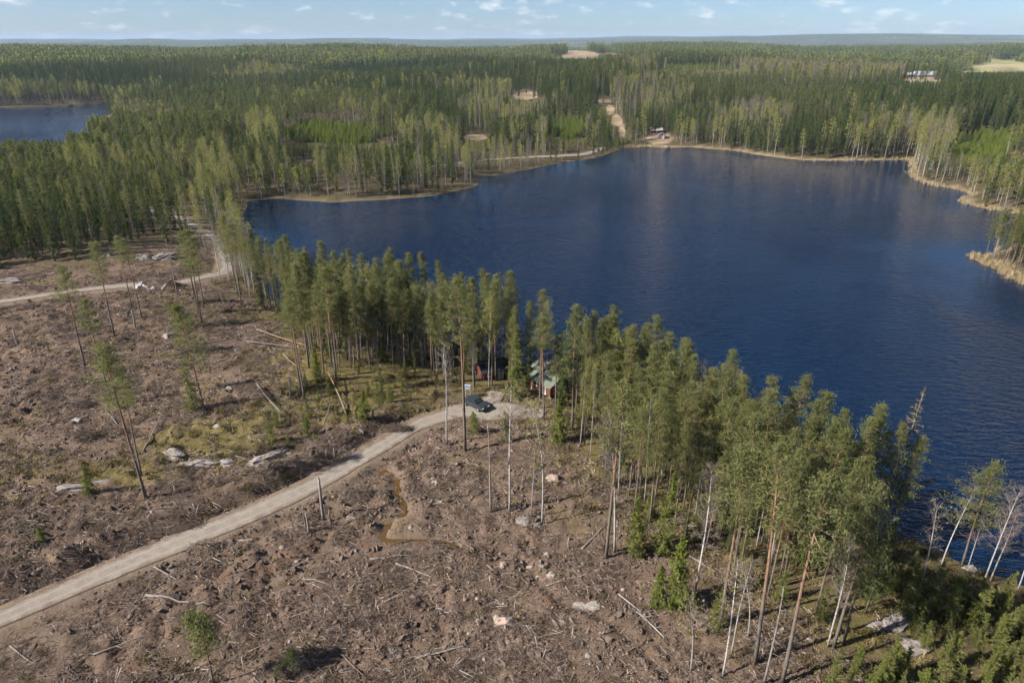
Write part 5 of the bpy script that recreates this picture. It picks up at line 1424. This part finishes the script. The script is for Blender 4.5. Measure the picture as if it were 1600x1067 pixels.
gable_house('cabin', 'small red cabin with a green gable roof among the shore pines', (b.x, b.y + 1.5, b.z), R(-52), 4.8, 3.6, 1.9, 0.95, 'red_paint', 'green_roof', 0.5,
            windows=(('front', -1.2, 1.6, 0.8, 0.8), ('left', 0.6, 1.6, 0.7, 0.7), ('right', 0, 1.6, 0.7, 0.7)), doors=(('front', 1.0, 1.45, 0.75, 1.65),), chimney=(-1.0, 0.4), posts=0.55, cat='cabin')
b = ground_at(846, 598, False)
gable_house('outbuilding', 'small green-roofed outbuilding tucked behind the red cabin', (b.x, b.y + 2.5, b.z), R(-52), 2.8, 2.4, 2.0, 0.8, 'red_paint', 'green_roof', 0.5, windows=(('left', 0, 1.2, 0.6, 0.6),), posts=0.3, cat='shed')
b = ground_at(768, 588, False)
gable_house('shed', 'dark roofed red shed in the shade left of the big light spruce', (b.x, b.y, b.z), R(25), 4.0, 3.0, 2.0, 1.0, 'dark_red', 'tyre', 0.5, windows=(('front', -1, 1.3, 0.7, 0.7),), doors=(('front', 1, 1.05, 0.85, 1.9),), cat='shed')
b = ground_at(1036, 218, False)
gable_house('sauna_cabin', 'tiny red lakeside cabin with a white roof on the far shore', (b.x, b.y + 3, b.z), R(75), 4.2, 3.4, 2.1, 1.0, 'barn_red', 'white_metal', 0.5, windows=(('left', 0.8, 1.3, 0.8, 0.8), ('front', 0, 1.3, 1.0, 0.8)), doors=(('left', -0.8, 1.0, 0.8, 1.8),), cat='cabin')
b = ground_at(1018, 212, False)
gable_house('red_cottage', 'red cottage half hidden in birches behind the far shore cabin', (b.x + 4, b.y + 8, b.z), R(5), 6.5, 4.2, 2.2, 1.2, 'barn_red', 'grey_wood', 0.5, windows=(('front', -2, 1.4, 1, 1), ('front', 2, 1.4, 1, 1)), doors=(('front', 0, 1.05, 0.9, 2.0),), cat='house')
# pier
b = plane_pt(1036, 229, LAKE_Z)
e = thing('pier', 'small white wooden pier on the far shore below the red cabin', 'pier', (b[0], b[1] + 4, LAKE_Z), R(8))
for k in range(9): mb = MB(); mb.box((0, -k * 1.05, 0.5), (2.2, 0.95, 0.08)); link('plank', mb.mesh('plank', ['white_paint']), e)
for k in range(4):
    for sx in (-0.9, 0.9): mb = MB(); mb.box((sx, -k * 2.6 - 0.2, -0.3), (0.15, 0.15, 1.5)); link('pile', mb.mesh('pile', ['grey_wood']), e)
# farm
def at_far(px, py): b_ = ground_at(px, py, False); return (b_.x, b_.y, b_.z)
fg = ground_at(1443, 129, False); fx, fy = fg.x, fg.y
gable_house('barn', 'long farm barn with a big pale metal roof', (fx + 2, fy, H1(fx + 2, fy, False)), R(4), 30, 13, 3.0, 3.2, 'white_paint', 'white_metal', 0.8, windows=[('front', q, 1.7, 1.4, 1.0) for q in range(-12, 13, 6)], doors=(('left', 0, 1.4, 2.8, 2.6),), cat='barn')
gable_house('farm_annex', 'lower pale-roofed annex at the left end of the barn', (fx - 20, fy - 5, H1(fx - 20, fy - 5, False)), R(6), 9, 9, 2.6, 2.0, 'barn_red', 'white_metal', 0.6, windows=(('front', 0, 1.5, 1.3, 1.0),), doors=(('front', 3, 1.1, 1.1, 2.0),), cat='barn')
b = ground_at(1430, 117, False)
gable_house('farmhouse', 'red farmhouse with a green roof behind the barn, left one', tuple(b), R(10), 14, 8, 5.0, 2.6, 'barn_red', 'bright_green_roof', 0.6, windows=[('front', q, zz, 1.2, 1.3) for q in (-5, -2, 2, 5) for zz in (1.6, 3.9)], doors=(('left', 0, 1.1, 1.0, 2.0),), chimney=(2, 0.5), cat='house')
b = ground_at(1467, 116, False)
gable_house('farm_shed', 'red farm shed with a green roof at the right end of the barn', tuple(b), R(-5), 9, 7, 4.0, 2.4, 'barn_red', 'bright_green_roof', 0.5, windows=(('front', -2, 2, 1.2, 1.2), ('front', 2, 2, 1.2, 1.2)), doors=(('front', 0, 1.1, 1.0, 2.0),), cat='house')

# ------------------------------------------------------------------ car and sign
def car(loc, rz):
    e = thing('parked_car', 'dark grey car parked on the gravel turning place', 'car', loc, rz)
    prof = [(-2.15,0.35),(-2.2,0.72),(-2.1,0.95),(-1.55,1.02),(-1.15,1.42),(0.35,1.46),(1.05,1.02),(2.0,0.86),(2.2,0.66),(2.2,0.35)]
    mb = MB(); wy = 0.86; n = len(prof)
    inset = [0.0, 0.0, 0.0, 0.02, 0.16, 0.16, 0.03, 0.0, 0.03, 0.03]
    V = [(x, -wy + q, z) for (x, z), q in zip(prof, inset)] + [(x, wy - q, z) for (x, z), q in zip(prof, inset)]
    F_ = [(i, (i + 1) % n, n + (i + 1) % n, n + i) for i in range(n)] + [tuple(range(n))[::-1], tuple(range(n, 2 * n))]
    mb.add(V, F_, 0); link('body', mb.mesh('body', ['car_paint']), e)
    for sy in (-1, 1):
        for x0, x1, x2, x3 in ((-1.25, -0.35, -0.35, -1.0), (-0.28, 0.8, 0.3, -0.28)):
            y0, y1 = sy * (wy - 0.02), sy * (wy - 0.145); mb = MB(); mb.add([(x0, y0 + sy * .012, 1.04), (x1, y0 + sy * .012, 1.04), (x2, y1 + sy * .012, 1.40), (x3, y1 + sy * .012, 1.40)], [(0,1,2,3)], 0); link('side_window', mb.mesh('side_window', ['dark_glass']), e)
    for nm, q in (('windscreen', [(1.03, 1.045), (0.38, 1.45)]), ('rear_window', [(-1.53, 1.05), (-1.17, 1.41)])):
        (xa, za), (xb, zb) = q; s_ = 1 if nm == 'windscreen' else -1
        mb = MB(); mb.add([(xa + s_ * .02, -0.72, za + .015), (xa + s_ * .02, 0.72, za + .015), (xb + s_ * .02, 0.62, zb + .015), (xb + s_ * .02, -0.62, zb + .015)], [(0,1,2,3)], 0); link(nm, mb.mesh(nm, ['dark_glass']), e)
    for x in (-1.35, 1.35):
        for sy in (-1, 1):
            mb = MB(); mb.tube([(x, sy * 0.68, 0.32), (x, sy * 0.89, 0.32)], 0.32, 14); w_ = link('wheel', mb.mesh('tyre', ['tyre']), e)
            mb = MB(); mb.tube([(x, sy * 0.88, 0.32), (x, sy * 0.905, 0.32)], 0.2, 12); link('rim', mb.mesh('rim', ['chrome']), w_)
    for sy in (-0.6, 0.6):
        mb = MB(); mb.box((2.19, sy, 0.68), (0.06, 0.36, 0.14)); link('headlight', mb.mesh('headlight', ['white_paint']), e)
        mb = MB(); mb.box((-2.17, sy, 0.8), (0.06, 0.34, 0.14)); link('taillight', mb.mesh('taillight', ['lamp_red']), e)
    return e
b = ground_at(743, 637, False); car((b.x, b.y, b.z + 0.16), R(-42))
b = ground_at(731, 622, False); h = height_to(b, 602)
e = thing('notice_board', 'small white notice board on two posts beside the turning place', 'sign', (b.x, b.y, b.z), R(-12))
mb = MB(); mb.box((0, 0, h - 0.4), (0.9, 0.06, 0.65)); link('board', mb.mesh('board', ['sign_blue']), e)
mb = MB(); mb.box((0, 0.02, h + 0.02), (1.0, 0.35, 0.05), rot=(R(12), 0, 0)); link('rain_cover', mb.mesh('cover', ['white_metal']), e)
for sx in (-0.38, 0.38): mb = MB(); mb.box((sx, 0.06, h / 2 - 0.2), (0.09, 0.05, h + 0.2)); link('post', mb.mesh('sign_post', ['grey_wood']), e)

# ------------------------------------------------------------------ haze: the air between here and the horizon
zt = float(max(GZ.max() + 26, CAM_Z + 8)); zb = float(GZ.min() - 1.0)
x0_, x1_, y0_, y1_ = ax[0] - 60, ax[-1] + 60, ay[0] - 60, ay[-1] + 60
mb = MB(); mb.box(((x0_ + x1_) / 2, (y0_ + y1_) / 2, (zt + zb) / 2), (x1_ - x0_, y1_ - y0_, zt - zb))
m, nt, out = mat('haze_air'); k = NT(nt)
pv = k.n('ShaderNodeVolumePrincipled'); pv.inputs['Color'].default_value = (0.55, 0.73, 1.0, 1); pv.inputs['Density'].default_value = 6.5e-5; pv.inputs['Anisotropy'].default_value = 0.0
k.link(pv.outputs[0], out.inputs['Volume'])
M['haze'] = m
tag(link('haze', mb.mesh('haze', ['haze'])), 'thin bluish haze over the distant forest', 'haze', kind='stuff')
print('FARM', fx, fy, H1(fx, fy, False)); print('GROUND', nx, ny, 'Z', GZ.min(), GZ.max(), 'trees', len(FX), {k_: len(v) for k_, v in rest_of.items()})
